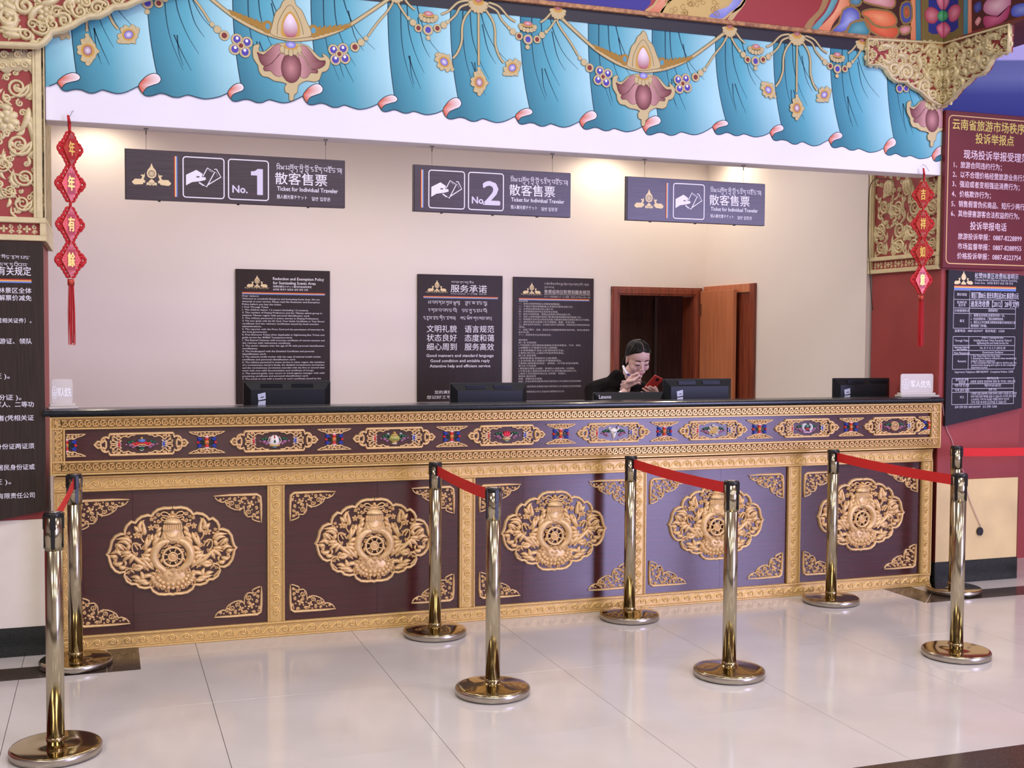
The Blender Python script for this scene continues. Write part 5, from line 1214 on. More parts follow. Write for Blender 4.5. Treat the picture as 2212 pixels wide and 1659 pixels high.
text(q, '售票组岗位职责和服务规范', 4.59, 1.915, .036, d, bold=.005, fit=.41); text(q, 'Responsibilities and Service Specifications of Ticketing Team', 4.59, 1.902, .014, d, fit=.41); text(q, 'チケット販売職責とサービス規範   매표팀 직무책임 서비스 규범', 4.59, 1.882, .014, d, fit=.41)
R3 = ['岗位职责', '一、协助分管领导制定公司票务管理制度。', '二、严格执行票务管理制度,负责景区的票务出售工作。', '三、负责每日票务统计和上报工作。', '四、负责售票区的环境卫生和安全管理。', '五、配合计划财务部、营销企划部进行票务对账工作。', '六、每天上岗前准备好各类门票,做好接待游客的各项准备工作。', '七、特殊情况,及时充分的应急准备,尽量避免游客在售票过程中过于拥堵。', '八、做好现金安全管理工作,不得挪用、截留、多收公款。', '九、做好自身专业知识、业务能力的学习和提高、积极参加公司的各种培训', '活动。', '十、出售门票时、态度、语言应主动提醒游客携带,退换须知、暂停出售票务', '自行负责。', '十一、完成领导交办的其他任务。', '', '服务规范', '第一条 仪表规范', '1.严格按照公司的着装标准着装,仪容仪表整洁、干净、得体。', '2.佩戴胸卡,严格遵守公司上岗制度。', '3.头发梳理整齐,淡妆上岗,保持良好卫生。', '4.保持口腔卫生,上岗前不吃有异味的食品。', '第二条 语言规范', '1.使用普通话,语速适中,口齿清晰。', '2.主动问候,禁止说脏话,严格使用语言。', '3.使用礼貌用语,如:您好、请稍候、对不起,欢迎光临等。', '第三条 行为规范', '1.微笑面对游客,以诚相、真诚的心态面对每一位游客。', '2.不得与客人游客的任何争执行为,及时提出解决的行为。', '3.保持工作区域的环境卫生,无纸屑、无烟头。', '第四条 服务规范', '检票、售票的安全管理。', '收款、对当日票务出售情况进行规范统计,并以短信方式及时报告', '', '收款、对当月票务出售情况进行规范统计,并以短信方式及时报告', '', '第五条 本规范自公布之日起执行解释权归公司']
for k, s_ in enumerate(R3):
    if s_: text(q, s_, 4.368, 1.842-k*.0213, .0165, d, fit=min(.63, .0192*len(s_)))
put(q, 'lettering', mat('dim_lettering', (206, 198, 196), .5))

# ------------------------------------------------------------------ boards on the columns
lp = [(.30, 2.003), (.884, 1.999), (.884, .708), (.30, .598)]
t, put = board('notice_board', 'tall brown board of Chinese rules on the left column, cut off by the photo edge', 'notice board', .30, .884, .598, 2.0, -.004, .018, mat('brown_board_left', (62, 50, 44), .42, noise=.4, nscale=(260, 260, 6), col2=(46, 38, 34), spec=.25), None, lp)
d = .0188; q = MB(); A = lambda u, v: onY(u, v, -.023)
def lt(s_, uR, v, em, w_per):
    x, z = A(uR, v); text(q, s_, x, z, em, d, 'R', .003, w_per*len(s_))
x, z = A(66, 560); tib(q, 'rIn.gOG.zg.mG.', x-.17, z, .014, d, .17); tib(q, 'zO.gdn.abIbs.', x-.18, A(60, 576)[1], .014, d, .17)
for (s_, u, v, e_, w_) in [('景区门票减免有关规定', 67, 594, .046, .037), ('尊敬的游客:松赞林景区全体', 68, 633, .029, .0275), ('员工欢迎您,请您仔细了解票价减免', 68, 649, .029, .0275), ('香格里拉市居民(凭相关证件）。', 68, 697, .025, .022), ('导游证、领队', 69, 742, .029, .0285), ('(凭本人身份证 )。', 21, 817, .029, .0265), ('凭身份证 )。', 46, 863, .029, .0255), ('残疾军人、二等功', 73, 878, .029, .0285), ('获得证者(凭相关证', 73, 907, .029, .0275), ('与本人身份证两证须', 74, 968, .029, .0285), ('凭居民身份证或', 75, 1013, .029, .0275), ('居住证 )。', 24, 1045, .029, .026), ('旅游开发有限责任公司', 75, 1074, .029, .0275)]: lt(s_, u, v, e_, w_)
put(q, 'lettering', INK)
x0_, z_ = A(68, 603)
for (a, b_, mm) in ((0, .006, SRED), (.006, .012, SORG), (.012, .019, SBLU)):
    q = MB(); q.flat([(.36, z_-a), (x0_, z_-a), (x0_, z_-b_), (.36, z_-b_)], d); put(q, 'stripe', mm)
rp = [(6.166, 1.996), (6.766, 1.972), (6.766, 1.118), (6.166, 1.012)]
t, put = board('notice_board', 'dark price board with white ruled tables on the right column, under the red notice', 'notice board', 6.166, 6.766, 1.012, 1.99, -.004, .02, mat('dark_slate_board', (46, 42, 48), .42, noise=.3, nscale=(200, 200, 6), spec=.2), None, rp)
d = .0208; A = lambda X, Y: onY(1780+X/5.12, 580+Y/5.12, -.025)
q = MB(); x, z = A(1545, 100); emblem(q, x, z, .00042, d+.0004); put(q, 'deer_emblem', INKC)
zt = A(1440, 185)[1]; xa = A(1440, 185)[0]; xb = A(2125, 200)[0]
for (a, b_, mm) in ((0, .006, SRED), (.006, .015, SORG), (.015, .03, SBLU)):
    q = MB(); q.flat([(xa, zt-a), (xb, zt-a), (xb, zt-b_), (xa, zt-b_)], d); put(q, 'stripe', mm)
q = MB(); GZ = lambda Y: A(1440, Y)[1]; xm = A(1612, 300)[0]
def rows_(Ys, full=True):
    for Y in Ys: q.line([(xa, GZ(Y)), (xb, GZ(Y))], .0028, d)
    for x in (xa, xm, xb): q.line([(x, GZ(Ys[0])), (x, GZ(Ys[-1]))], .0028, d)
rows_([340, 436, 495, 660]); q.line([(xa, GZ(340)), (xa, GZ(238)), (xm, GZ(238)), (xm, GZ(340))], .0028, d)
rows_([752, 850, 906, 952, 1114]); rows_([1215, 1277, 1330, 1370, 1505])
def tx(s_, X, Y, em, w_, al='L', bold=.002): text(q, s_, A(X, Y)[0], A(X, Y)[1], em, d, al, bold, w_)
tx('松赞林景区收费标准明示', 1668, 105, .040, .345); tx('Charging Standard of Entrance Ticket for Sumtseling', 1668, 135, .017, .335); tx('Scenic Area   송찬림 풍경구 요금 기준 안내', 1668, 168, .017, .30)
tx('景区门票80元 观光车费往返20元 解说费15元', 1628, 325, .044, .375, bold=.010); tx('迪发改收费【2012】28号文件', 1622, 418, .044, .385, bold=.010)
for (s_, X, Y, w_) in [('票价类型', 1526, 300, .075), ('批准机关', 1526, 385, .075), ('及文号', 1526, 418, .055), ('价格管理形式', 1526, 478, .115), ('备注', 1526, 590, .035), ('Through Ticket', 1526, 808, .11), ('Approval Authority', 1526, 880, .12), ('and Number', 1526, 903, .08), ('Price Management', 1526, 945, .12), ('Remarks', 1526, 1036, .065), ('일반티켓 왕복', 1526, 1240, .10), ('입장권', 1526, 1268, .05), ('비준기관 및 문호', 1526, 1305, .11), ('가격 관리 형식', 1526, 1360, .11), ('비고', 1526, 1435, .03)]: tx(s_, X, Y, .019, w_, 'C')
tx('政府指导价', 1870, 478, .02, .075, 'C')
for (s_, Y, w_) in [('1、套票当日有效,在规定时间一次。', 530, .27), ('2、内含旅游观光车、门票及讲解费用各项。', 568, .26), ('3、景区以工作日售票,消费者如有疑问,有权投诉工商', 606, .355), ('   管理部门举报。', 645, .13), ('监督电话：0887-8229477   投诉电话：12358', 700, .39)]: tx(s_, 1622 if Y < 690 else 1445, Y, .019, w_)
for (s_, Y, w_) in [('RMB115 Yuan/person-time', 775, .17), ('Including Entrance Ticket, Round-trip Ticket of', 806, .30), ('Sightseeing Bus and Guide Service Fee', 835, .25), ('No. D. F. G. S. F. (2012) 28', 890, .20), ('Government Guidance', 938, .165), ('매표가격(1인/1회)', 1226, .09), ('교통편 입장권 관광차비 왕복 및 가이드 서비스비', 1262, .355), ('적발개 수비 2012 28호 문건', 1305, .13), ('정부 지도', 1350, .065)]: tx(s_, 1866, Y, .019, w_, 'C')
for (s_, Y, w_) in [('1. This Ticket Only One Time Only;', 978, .23), ('2. Enjoying free ticket or half-price ticket standards, by', 1003, .36), ('national relevant regulations;', 1030, .19), ('3. The consumers have the right to decline pay, the', 1052, .36), ('unauthorized charging and report to the competent', 1078, .355), ('department of price.', 1104, .13)]: tx(s_, 1626, Y, .017, w_)
for k, s_ in enumerate(['1.티켓은 당일 유효하며 1회에 한하여 사용이 가능합니다 규정에', '따라 티켓 감면 혜택을 받을 수 있습니다 국가의 관련 규정', '2.소비자는 가격 외 요금을 거절할 권리가 있으며', '가격 주관 부서에 신고하실 수 있습니다']): tx(s_, 1626, 1396+k*32, .017, (.36, .355, .30, .28)[k])
tx('Supervisory Telephone: 0887-8229477   Complaints Hotline: 12358', 1446, 1155, .018, .46); tx('감독 전화 번호: 0887-8229477   신고 전화: 12358', 1446, 1545, .018, .33)
put(q, 'lettering', mat('lilac_board_lettering', (216, 210, 224), .5))

# red notice
t, put = board('red_notice', 'large maroon notice with yellow heading and phone numbers, at the right edge', 'sign', 6.112, 7.05, 2.006, 2.985, -.004, .03, mat('maroon_notice_board', (106, 26, 30), .34, spec=.35))
d = .0306; A = lambda X, Y: onY(1780+X/5.12, 320+Y/5.12, -.035)
q = MB(); rr_ = rrect(6.135, 7.02, 2.035, 2.955, .03, 4); q.line(rr_, .006, d, True); put(q, 'border_line', mat('pale_orange_line', (236, 196, 130), .5))
A2 = lambda X, Y: onY(1700+X/4.32, Y/4.32, -.035)
q = MB(); x, z = A2(1545, 1195); text(q, '云南省旅游市场秩序整治', x, z, .072, d, bold=.010, fit=.69); x, z = A2(1760, 1330); text(q, '投诉举报点', x, z, .070, d, bold=.010, fit=.30); put(q, 'yellow_heading', INKY)
q = MB()
def rl(s_, X, Y, em, w_, nb=.009):
    x, z = A(X, Y); text(q, s_, x, z, em, d, 'L', nb, w_)
rl('现场投诉举报受理范围', 1545, 108, .062, .56)
for (s_, X, Y, w_) in [('1、旅游合同违约行为；', 1436, 208, .375), ('2、以不合理价格经营旅游业务行为；', 1425, 315, .60), ('3、强迫或者变相强迫消费行为；', 1420, 420, .53), ('4、价格欺诈行为；', 1413, 530, .305), ('5、销售假冒伪劣商品、短斤少两行为；', 1409, 640, .63), ('6、其他侵害游客合法权益的行为。', 1405, 747, .54)]: rl(s_, X, Y, .044, w_*.99)
rl('投诉举报电话', 1616, 895, .056, .285)
for (s_, X, Y) in [('旅游投诉举报：0887-8228899', 1481, 1002), ('市场监督举报：0887-8288955', 1478, 1112), ('价格投诉举报：0887-8223754', 1472, 1218)]: rl(s_, X, Y, .043, .50)
put(q, 'lettering', mat('pinkish_white_lettering', (240, 214, 226), .5))
# ------------------------------------------------------------------ doorway in the back wall
DY = 2.99
dr = thing('door_frame', 'red-brown moulded wooden door frame around the dark doorway in the back wall', 'door frame', (5.62, DY, 0))
def DP(mb, nm, m, par=dr, o=(5.62, DY, 0)): mb.xf(Matrix.Translation((-o[0], -o[1], -o[2]))); return mb.build(nm, m, par)
for (a, b_, s_) in ((5.200, 5.275, 1), (5.985, 6.060, -1)):
    q = MB(); q.box(a, b_, DY-.018, DY+.02, 0, 1.985, .003); q.box(a+.012, b_-.012, DY-.026, DY-.01, 0, 1.965, .004); q.box(*( (b_-.01, b_+.004) if s_ > 0 else (a-.004, a+.01)), DY-.012, DY+.2, 0, 1.91); DP(q, 'door_jamb', WOODF)
q = MB(); q.box(5.20, 6.06, DY-.0185, DY+.02, 1.912, 1.985, .003); q.box(5.212, 6.048, DY-.0265, DY-.01, 1.925, 1.972, .004); DP(q, 'door_head', WOODF)
dc = thing('dark_corridor_door', 'dark closed door standing in the corridor behind the doorway', 'door', (5.6, 3.9, 0))
q = MB(); q.box(5.0, 6.6, 3.9, 3.95, 0, 2.3); q.box(5.5, 5.95, 3.89, 3.9, 1.72, 1.726); DP(q, 'door_leaf', DARKWOOD, dc, (5.6, 3.9, 0))
q = MB(); q.box(6.05, 6.075, 3.875, 3.9, 0, 1.93); DP(q, 'door_highlight', mat('highlight_strip', (120, 112, 104), .4), dc, (5.6, 3.9, 0))  # pale strip standing in for the upright highlight on the dark door
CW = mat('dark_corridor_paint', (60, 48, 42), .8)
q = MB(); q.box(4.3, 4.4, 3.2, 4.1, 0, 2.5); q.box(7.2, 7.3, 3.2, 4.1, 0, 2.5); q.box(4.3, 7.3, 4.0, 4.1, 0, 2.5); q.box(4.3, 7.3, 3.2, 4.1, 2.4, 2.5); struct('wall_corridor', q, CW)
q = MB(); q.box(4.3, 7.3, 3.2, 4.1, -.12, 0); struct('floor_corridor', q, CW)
# leaf swung open along the side wall
lf = thing('door_leaf', 'open orange-brown wooden door leaf swung back along the side wall', 'door', (6.030, 2.955, 0), math.radians(-1.2))
q = MB(); q.box(0, .034, -.58, 0, .01, 1.955, .002); q.build('leaf_panel', WOOD, lf)
q = MB()
for z in (.25, 1.0, 1.75): q.box(-.008, -.003, -.03, .0, z, z+.1)
q.build('hinge', STEEL, lf)
# casing of the side door
sd = thing('side_door_frame', 'brown wooden casing on the side wall at the right of the open door leaf', 'door frame', (6.10, 2.3, 0))
def SD(mb, nm, m): mb.xf(Matrix.Translation((-6.10, -2.3, 0))); return mb.build(nm, m, sd)
q = MB(); q.box(6.072, 6.1, 2.145, 2.21, 0, 1.998, .003); SD(q, 'door_jamb', WOODF)
q = MB(); q.box(6.072, 6.1, 2.21, 2.98, 1.928, 1.998, .003); SD(q, 'door_head', WOOD)
q = MB(); q.box(6.088, 6.1, 2.235, 2.95, .01, 1.92); SD(q, 'door_panel', WOODF)
q = MB(); q.box(6.090, 6.0995, 2.212, 2.228, .9, 1.66); q.box(6.090, 6.0995, 2.212, 2.228, 1.675, 1.90); SD(q, 'light_slit', mat('slit_light_paint', (236, 216, 196), .5))  # pale strips carry the light of the slit in their colour

# ------------------------------------------------------------------ stanchions
def cap_slots(t, belts=True, ang=0, zt=.906):
    for k in range(4):
        a = ang+PI/2*k; q = MB()
        p = rrect(-.0075, .0075, zt-.135, zt-.004, .0072); q.prism(p, .0305, .0345)
        q.box(-.0105, .0105, -.037, -.030, zt-.062, zt-.006, .002)
        q.ell(0, zt-.124, .0035, .0035, .0352, 8, d0=.034)
        o = q.build('cap_slot', BLACKPL, t); o.rotation_euler = (0, 0, a)
def make_post(label, x, y, ang, domed=True, tilt=(0, 0)):
    t = thing('stanchion', label, 'stanchion', (x, y, 0), 0, 'brass queue posts')
    q = MB()
    prof = [(.1600, .004), (.1625, .008), (.1630, .030), (.1605, .034)]
    q.lathe([(.152, 0), (.158, .004), (.1645, .006), (.1645, .029), (.162, .033)], 56); q.build('base_rim', STEEL, t, True)
    q = MB()
    if domed: q.lathe([(.162, .033), (.150, .0365), (.120, .040), (.080, .045), (.045, .049), (.034, .052), (.0335, .055)], 56)
    else: q.lathe([(.162, .033), (.158, .036), (.150, .037), (.09, .0372), (.04, .038), (.034, .040)], 56)
    o = q.build('base_cover', BRASS_B, t, True)
    q = MB(); q.lathe([(.0318, .03), (.0318, .885)], 32); p = q.build('pole', BRASS, t, True)
    q = MB(); q.lathe([(.0335, .052), (.0345, .056), (.0345, .064), (.0322, .068)], 32); q.build('base_collar', BRASS_B, t, True)
    q = MB(); q.lathe([(.0325, .765), (.0325, .895)], 32); q.build('head_sleeve', BRASS, t, True)
    q = MB(); q.lathe([(.0335, .889), (.0348, .892), (.0348, .902), (.032, .906), (.010, .907), (0, .907)], 32); q.build('top_cap', BLACKPL, t, True)
    q = MB(); q.lathe([(.025, .9071), (.012, .9085), (0, .9088)], 24); q.build('top_disc', STEEL, t, True)
    cap_slots(t, ang=ang)
    return t
def belt(t, p0, p1, clip=True, sag=.012):
    """red webbing from post p0 (owner) to p1, world xy; clip hangs on p1"""
    a = Vector((p0[0], p0[1])); b2 = Vector((p1[0], p1[1])); dr_ = (b2-a).normalized(); nrm = Vector((-dr_.y, dr_.x))
    s0 = a+dr_*.036; s1 = b2-dr_*.052; n = 16; vs = []
    for i in range(n+1):
        tt = i/n; p = s0.lerp(s1, tt); zc = .867-sag*4*tt*(1-tt)*1.0+ (p1[2]-p0[2])*tt
        tw = math.radians(4)*math.sin(tt*PI)
        for sy in (-1, 1):
            for sz in (-.0255, .0255):
                q_ = p+nrm*(sy*.0007+math.sin(tw)*sz); vs.append((q_.x-a.x, q_.y-a.y, zc+sz))
    f = []
    for i in range(n):
        o = 4*i
        for (u_, v_) in ((0, 1), (1, 3), (3, 2), (2, 0)): f.append((o+u_, o+v_, o+4+v_, o+4+u_))
    f += [(0, 1, 3, 2), (4*n, 4*n+2, 4*n+3, 4*n+1)]
    q = MB(); q.add(vs, f); q.build('belt', REDBELT, t)
    q = MB(); an = math.atan2(dr_.y, dr_.x); q.box(-.008, .012, -.009, .009, .838+(p1[2]-p0[2]), .896+(p1[2]-p0[2]), .002); o = q.build('belt_clip', BLACKPL, t); o.location = (s1.x-a.x, s1.y-a.y, 0); o.rotation_euler = (0, 0, an)
    q = MB(); q.box(-.004, .006, -.010, .010, .838, .896, .002); o = q.build('belt_mouth', BLACKPL, t); o.location = (s0.x-a.x, s0.y-a.y, 0); o.rotation_euler = (0, 0, an)
PO = {'A': (.974, -1.452), 'B': (1.018, -.245), 'C': (2.776, -.225), 'D': (2.750, -1.264), 'E': (3.897, -.215), 'F': (3.876, -1.347), 'G': (5.205, -.22), 'H': (5.113, -1.405), 'I': (6.088, -.225), 'J': (7.16, -.30)}
LB = {'A': 'brass stanchion nearest the camera at the far left, flat round base', 'B': 'brass stanchion in the left corner, half hidden behind the front-left post', 'C': 'brass stanchion standing against the counter, in front of the second panel',
      'D': 'brass stanchion out on the floor, second from left in the front row', 'E': 'brass stanchion against the counter, third in the back row', 'F': 'brass stanchion on the floor in front of the fourth, purple-shining panel', 'G': 'brass stanchion against the counter, in front of the fifth panel',
      'H': 'brass stanchion of the front row farthest right, on the open floor', 'I': 'brass stanchion beside the yellow dado, behind the front-right post', 'J': 'brass stanchion outside the right edge that holds the last red belt'}
pa = {}
for k in 'ABCDEFGHIJ': pa[k] = make_post(LB[k], *PO[k], {'A': -.05, 'D': .12, 'F': .55}.get(k, .35), domed=k in 'CDEF')
for (a, b2) in ('BA', 'CD', 'EF', 'GH', 'IJ'): belt(pa[a], (*PO[a], 0), (*PO[b2], 0), sag=.008 if a != 'I' else .006)

# ------------------------------------------------------------------ red lucky-knot strings
KR = mat('red_silk_cord', (196, 26, 34), .6, bump=.4, bscale=(400, 400, 400)); KP = mat('red_plaque', (168, 22, 24), .35); KO = mat('patterned_red_foil', (206, 84, 64), .3, .3, noise=.6, nscale=(160, 160, 160), col2=(170, 40, 36)); KG = mat('gold_foil', (236, 200, 104), .35, .4)
KW = mat('silver_pattern_foil', (196, 110, 106), .35, .3, noise=.8, nscale=(200, 200, 200), col2=(150, 40, 44))
def knot(label, x, nail, plaques, tas, yaws, side):
    t = thing('lucky_knot_string', label, 'wall hanging', (x, -.03, tas[1]))
    ox, oz = x, tas[1]
    def put(mb, nm, m, sm=False, par=t): mb.xf(Matrix.Translation((-ox, 0, -oz))); return mb.build(nm, m, par, sm)
    q = MB(); q.pipe([(nail[0]-.0, .03, nail[1]), (nail[0]-.004, 0, nail[1]-.01), (nail[0]-.02*side, -.006, nail[1]-.045)], .0014, 5); put(q, 'nail', PIN)
    q = MB(); z0 = nail[1]-.028; pz = plaques[0][1]+plaques[0][3]
    for dx in (-.004, .004): q.pipe([(x+dx*.3-.006, -.004, z0), (x+dx, -.004, z0-.04), (x+dx, -.004, (z0+pz)/2), (x+dx*.5, -.004, pz-.01)], .0045, 6)
    for (p, r) in zip(plaques, plaques[1:]): q.pipe([(p[0], .0, p[1]-p[3]+.01), (r[0], .0, r[1]+r[3]-.01)], .007, 7)
    q.pipe([(plaques[-1][0], 0, plaques[-1][1]-plaques[-1][3]+.01), (x, 0, tas[0]+.012)], .0065, 7)
    put(q, 'cord', KR, True)
    for (px, pz, hw, hh, ch), yw in zip(plaques, yaws):
        pl = bpy.data.objects.new('knot_plaque', None)
        q = MB(); q.prism([(-hw*.86, 0), (0, -hh), (hw*.86, 0), (0, hh)], 0, .012, back=True)
        o = q.build('knot_plaque', KO, t); o.location = (px-ox, 0, pz-oz); o.rotation_euler = (0, 0, yw)
        q = MB(); q.prism([(-hw*.36, -hh*.56), (hw*.36, -hh*.56), (hw*.36, hh*.56), (-hw*.36, hh*.56)], .012, .0132); q.build('plaque_field', KP, o)
        q = MB(); 
        for s_ in (-1, 1): q.prism([(-hw*.33, s_*hh*.60), (0, s_*hh*.93), (hw*.33, s_*hh*.60)], .012, .0130)
        q.build('plaque_corner', KW, o)
        q = MB(); text(q, ch, 0, -hh*.30, hh*.84, .0137, 'C', .02, hw*.60); q.build('character', KG, o)
        q = MB()
        for sx in (-1, 1):
            for k, f_ in enumerate((.12, .32, .55, .78)):
                cxk, czk = sx*hw*(f_*.9), hh*(1-f_)*.92
                for sz in (-1, 1):
                    rr = hw*(.24 if k < 3 else .30); q.pipe([(cxk+sx*rr*.55+rr*math.cos(2*PI*j/10)*(.7 if k < 3 else .95), .004, sz*(czk)+rr*math.sin(2*PI*j/10)*.85) for j in range(11)], hw*.125, 6)
            q.pipe([(sx*hw*.98+hw*.34*math.cos(2*PI*j/12), .003, hw*.36*math.sin(2*PI*j/12)) for j in range(13)], hw*.15, 6)
        q.build('cord_loop', KR, o, True)
    q = MB(); rn = random.Random(3)
    q2 = MB(); q2.pipe([(x, 0, tas[0]+.004), (x, 0, tas[0]-.026)], .0165, 12); put(q2, 'tassel_band', KO, True)
    n = 46
    for k in range(n):
        a = rn.random()*2*PI; r = .0135*math.sqrt(rn.random())
        sp = 1.25; ln = tas[1]+.004*rn.random()*4
        q.pipe([(x+r*math.cos(a), r*math.sin(a), tas[0]-.024), (x+r*sp*math.cos(a)+rn.uniform(-.003, .003), r*sp*math.sin(a), (tas[0]+ln)/2), (x+r*sp*math.cos(a)+rn.uniform(-.003, .003), r*sp*math.sin(a), ln)], .0013, 4)
    put(q, 'tassel_strands', KR, kind=None) if False else put(q, 'tassel_strands', KR)
knot('red lucky-knot string with gold characters hanging at the left end of the beam', 1.007, (1.024, 2.636), [(1.010, 2.448, .048, .086, '年'), (1.009, 2.282, .052, .090, '年'), (1.007, 2.087, .050, .088, '有'), (1.007, 1.917, .052, .088, '餘')], (1.822, 1.505), (.55, .35, .4, .25), 1)
knot('red lucky-knot string with gold characters hanging before the right column', 5.957, (5.972, 2.645), [(5.955, 2.454, .046, .084, '吉'), (5.957, 2.273, .050, .088, '祥'), (5.957, 2.100, .048, .088, '如'), (5.957, 1.927, .052, .088, '意')], (1.828, 1.509), (-.55, -.45, -.5, -.2), -1)

# ------------------------------------------------------------------ monitors
def monitor(label, x0, x1, top, y, yaw=0, tilt=0, sticker=None, h=.31, vents=True, pale=True):
    W = x1-x0; t = thing('monitor', label, 'monitor', ((x0+x1)/2, y, .88), yaw); Z = top-.88
    q = MB(); q.box(-W/2, W/2, -.004, .022, Z-h, Z, .004); q.build('bezel', MONPL, t)
    q = MB(); q.box(-W/2+.012, W/2-.012, .0221, .0225, Z-h+.014, Z-.012); q.build('screen', mat('screen_glass', (14, 16, 22), .08), t)
    # back shell: sloped border and a recessed centre
    i = .036; zt = Z-.006; zb = Z-h+.01
    o_ = [(-W/2+.004, zt), (W/2-.004, zt), (W/2-.004, zb), (-W/2+.004, zb)]
    n_ = [(-W/2+i, zt-.040), (W/2-i, zt-.040), (W/2-i, zb+.04), (-W/2+i, zb+.04)]
    q = MB(); q.add([(a, -.004, b_) for a, b_ in o_]+[(a, -.030, b_) for a, b_ in n_], [(k, (k+1) % 4, 4+(k+1) % 4, 4+k) for k in range(4)]+[(4, 5, 6, 7)]); q.build('back_shell', MONPL, t)
    if vents:
        for k in range(2):
            q = MB()
            for j in range(4):
                a = -W/2+.09+k*.17; q.box(a, a+.12, -.0155-.0028*j-.003, -.008, zt-.010-.006*j, zt-.0075-.006*j)
            q.build('vent', BLACKPL, t)
    q = MB(); q.box(-.04, .04, -.03, .0, .02, Z-h*.5, .003); q.build('neck', MONPL, t)
    q = MB(); q.box(-.12, .12, -.08, .09, 0, .014, .004); q.build('foot', MONPL, t)
    if sticker:
        sx, sz, sr = sticker
        q = MB(); q.flat([(sx-.022, sz), (sx+.020, sz+.010), (sx+.022, sz-.026), (sx-.018, sz-.034)], .0306); q.flat([(sx-.018, sz-.040), (sx+.022, sz-.034), (sx+.020, sz-.06), (sx-.02, sz-.062)], .0306)
        q.build('paper_sticker', mat('pale_sticker', (206, 210, 232), .5), t)
        q = MB(); q.flat([(sx-.006, sz-.016), (sx+.012, sz-.012), (sx+.012, sz-.017), (sx-.006, sz-.021)], .031); q.build('sticker_print', BLACKPL, t)
    return t
monitor('black monitor seen from behind in front of the English notice board', 1.876, 2.355, 1.306, .47, 0, sticker=(-.145, .356, 0))
monitor('black monitor seen from behind, below the service pledge board', 3.058, 3.530, 1.287, .47)
mL = monitor('low black monitor with white brand lettering in front of the seated person', 3.965, 4.434, 1.222, .47, 0, vents=False)
q = MB(); text(q, 'Lenovo', -.212, .306, .034, .0312, 'L', .010, .080); text(q, 'FEUDAO', -.212, .275, .026, .0312, 'L', .008, .078); q.build('lettering', INK, mL)
monitor('black monitor seen from behind, between the seated person and the open door', 4.440, 4.915, 1.302, .475, 0, sticker=(-.14, .345, 0))
monitor('black monitor seen from behind at the right end beside the red column', 5.668, 6.075, 1.300, .44, math.radians(-6), sticker=(-.12, .345, 0))

# ------------------------------------------------------------------ acrylic signs on the counter top
ACR = mat('frosted_acrylic', (224, 216, 204), .25, alpha=.72)
def acrylic(label, x, y, w, yaw):
    t = thing('acrylic_stand', label, 'stand', (x, y, 1.1955), yaw)
    q = MB(); q.prism(rrect(-w/2, w/2, .024, .145, .014), 0, .005, back=True); q.build('upright_plate', ACR, t)
    q = MB(); q.box(-w/2-.02, w/2+.02, -.045, .03, 0, .012, .003); q.box(-w/2-.01, w/2+.01, -.02, .02, .012, .026, .002); q.build('foot', ACR, t)
    q = MB(); text(q, '军人优先', -w/2+w*.30, .062, .048, .0056, 'L', .02, w*.62)
    cx = -w/2+w*.15; rr = w*.11; q.line([(cx+rr*math.cos(2*PI*k/20), .08+.030*math.sin(2*PI*k/20)) for k in range(20)], .003, .0056, True)
    for s_ in (-1, 1): q.line([(cx+s_*rr*.1, .06), (cx+s_*rr*.35, .075), (cx+s_*rr*.65, .082)], .004, .0056)
    q.line([(cx, .075), (cx, .098)], .003, .0056); q.line([(cx-rr*.4, .09), (cx+rr*.4, .09)], .003, .0056)
    q.build('lettering', mat('bright_white_lettering', (250, 250, 252), .5), t)
acrylic('small frosted acrylic sign at the left end of the counter top', .958, .06, .10, math.radians(14))
acrylic('wider frosted acrylic sign at the right end of the counter top', 6.000, .05, .235, math.radians(-4))

# ------------------------------------------------------------------ cables
BC = mat('black_cable', (30, 28, 28), .5); PC = mat('pinkish_cable', (206, 170, 170), .5)
q = MB(); Y_ = lambda u, v: (6.092, *onX(u, v, 6.092)) 
pts = [Y_(*p) for p in [(1925, 388), (1900, 386), (1886, 390), (1878, 410), (1876, 450), (1875, 500), (1877, 550), (1879, 592), (1882, 640), (1885, 670)]]
q.pipe([tuple(a) for a in cr(pts, 3)], .0028, 5); tag(q.build('black_cable', BC, None, True), 'thin black cable running down the back edge of the right lattice capital', 'cable')
def CY(u, v, y=-.008): x, z = onY(u, v, y); return (x, y, z)
q = MB(); q.pipe(cr([CY(2036, 872), CY(2040, 905), CY(2047, 932), CY(2056, 950), CY(2062, 975), CY(2066, 1000), CY(2074, 1010), CY(2082, 1020), CY(2086, 1048), CY(2094, 1078), CY(2106, 1108), CY(2119, 1138)], 3), .0026, 5)
cb = q.build('sensor_cable', PC, None, True); tag(cb, 'thin pinkish wire hanging down the right column with a black disc on its end', 'cable')
x, z = onY(2118, 1148, -.012); q = MB(); q.prism([(x+.022*math.cos(2*PI*k/20), z+.027*math.sin(2*PI*k/20)) for k in range(20)], .001, .013, back=True); q.build('black_disc', BLACKPL, cb)

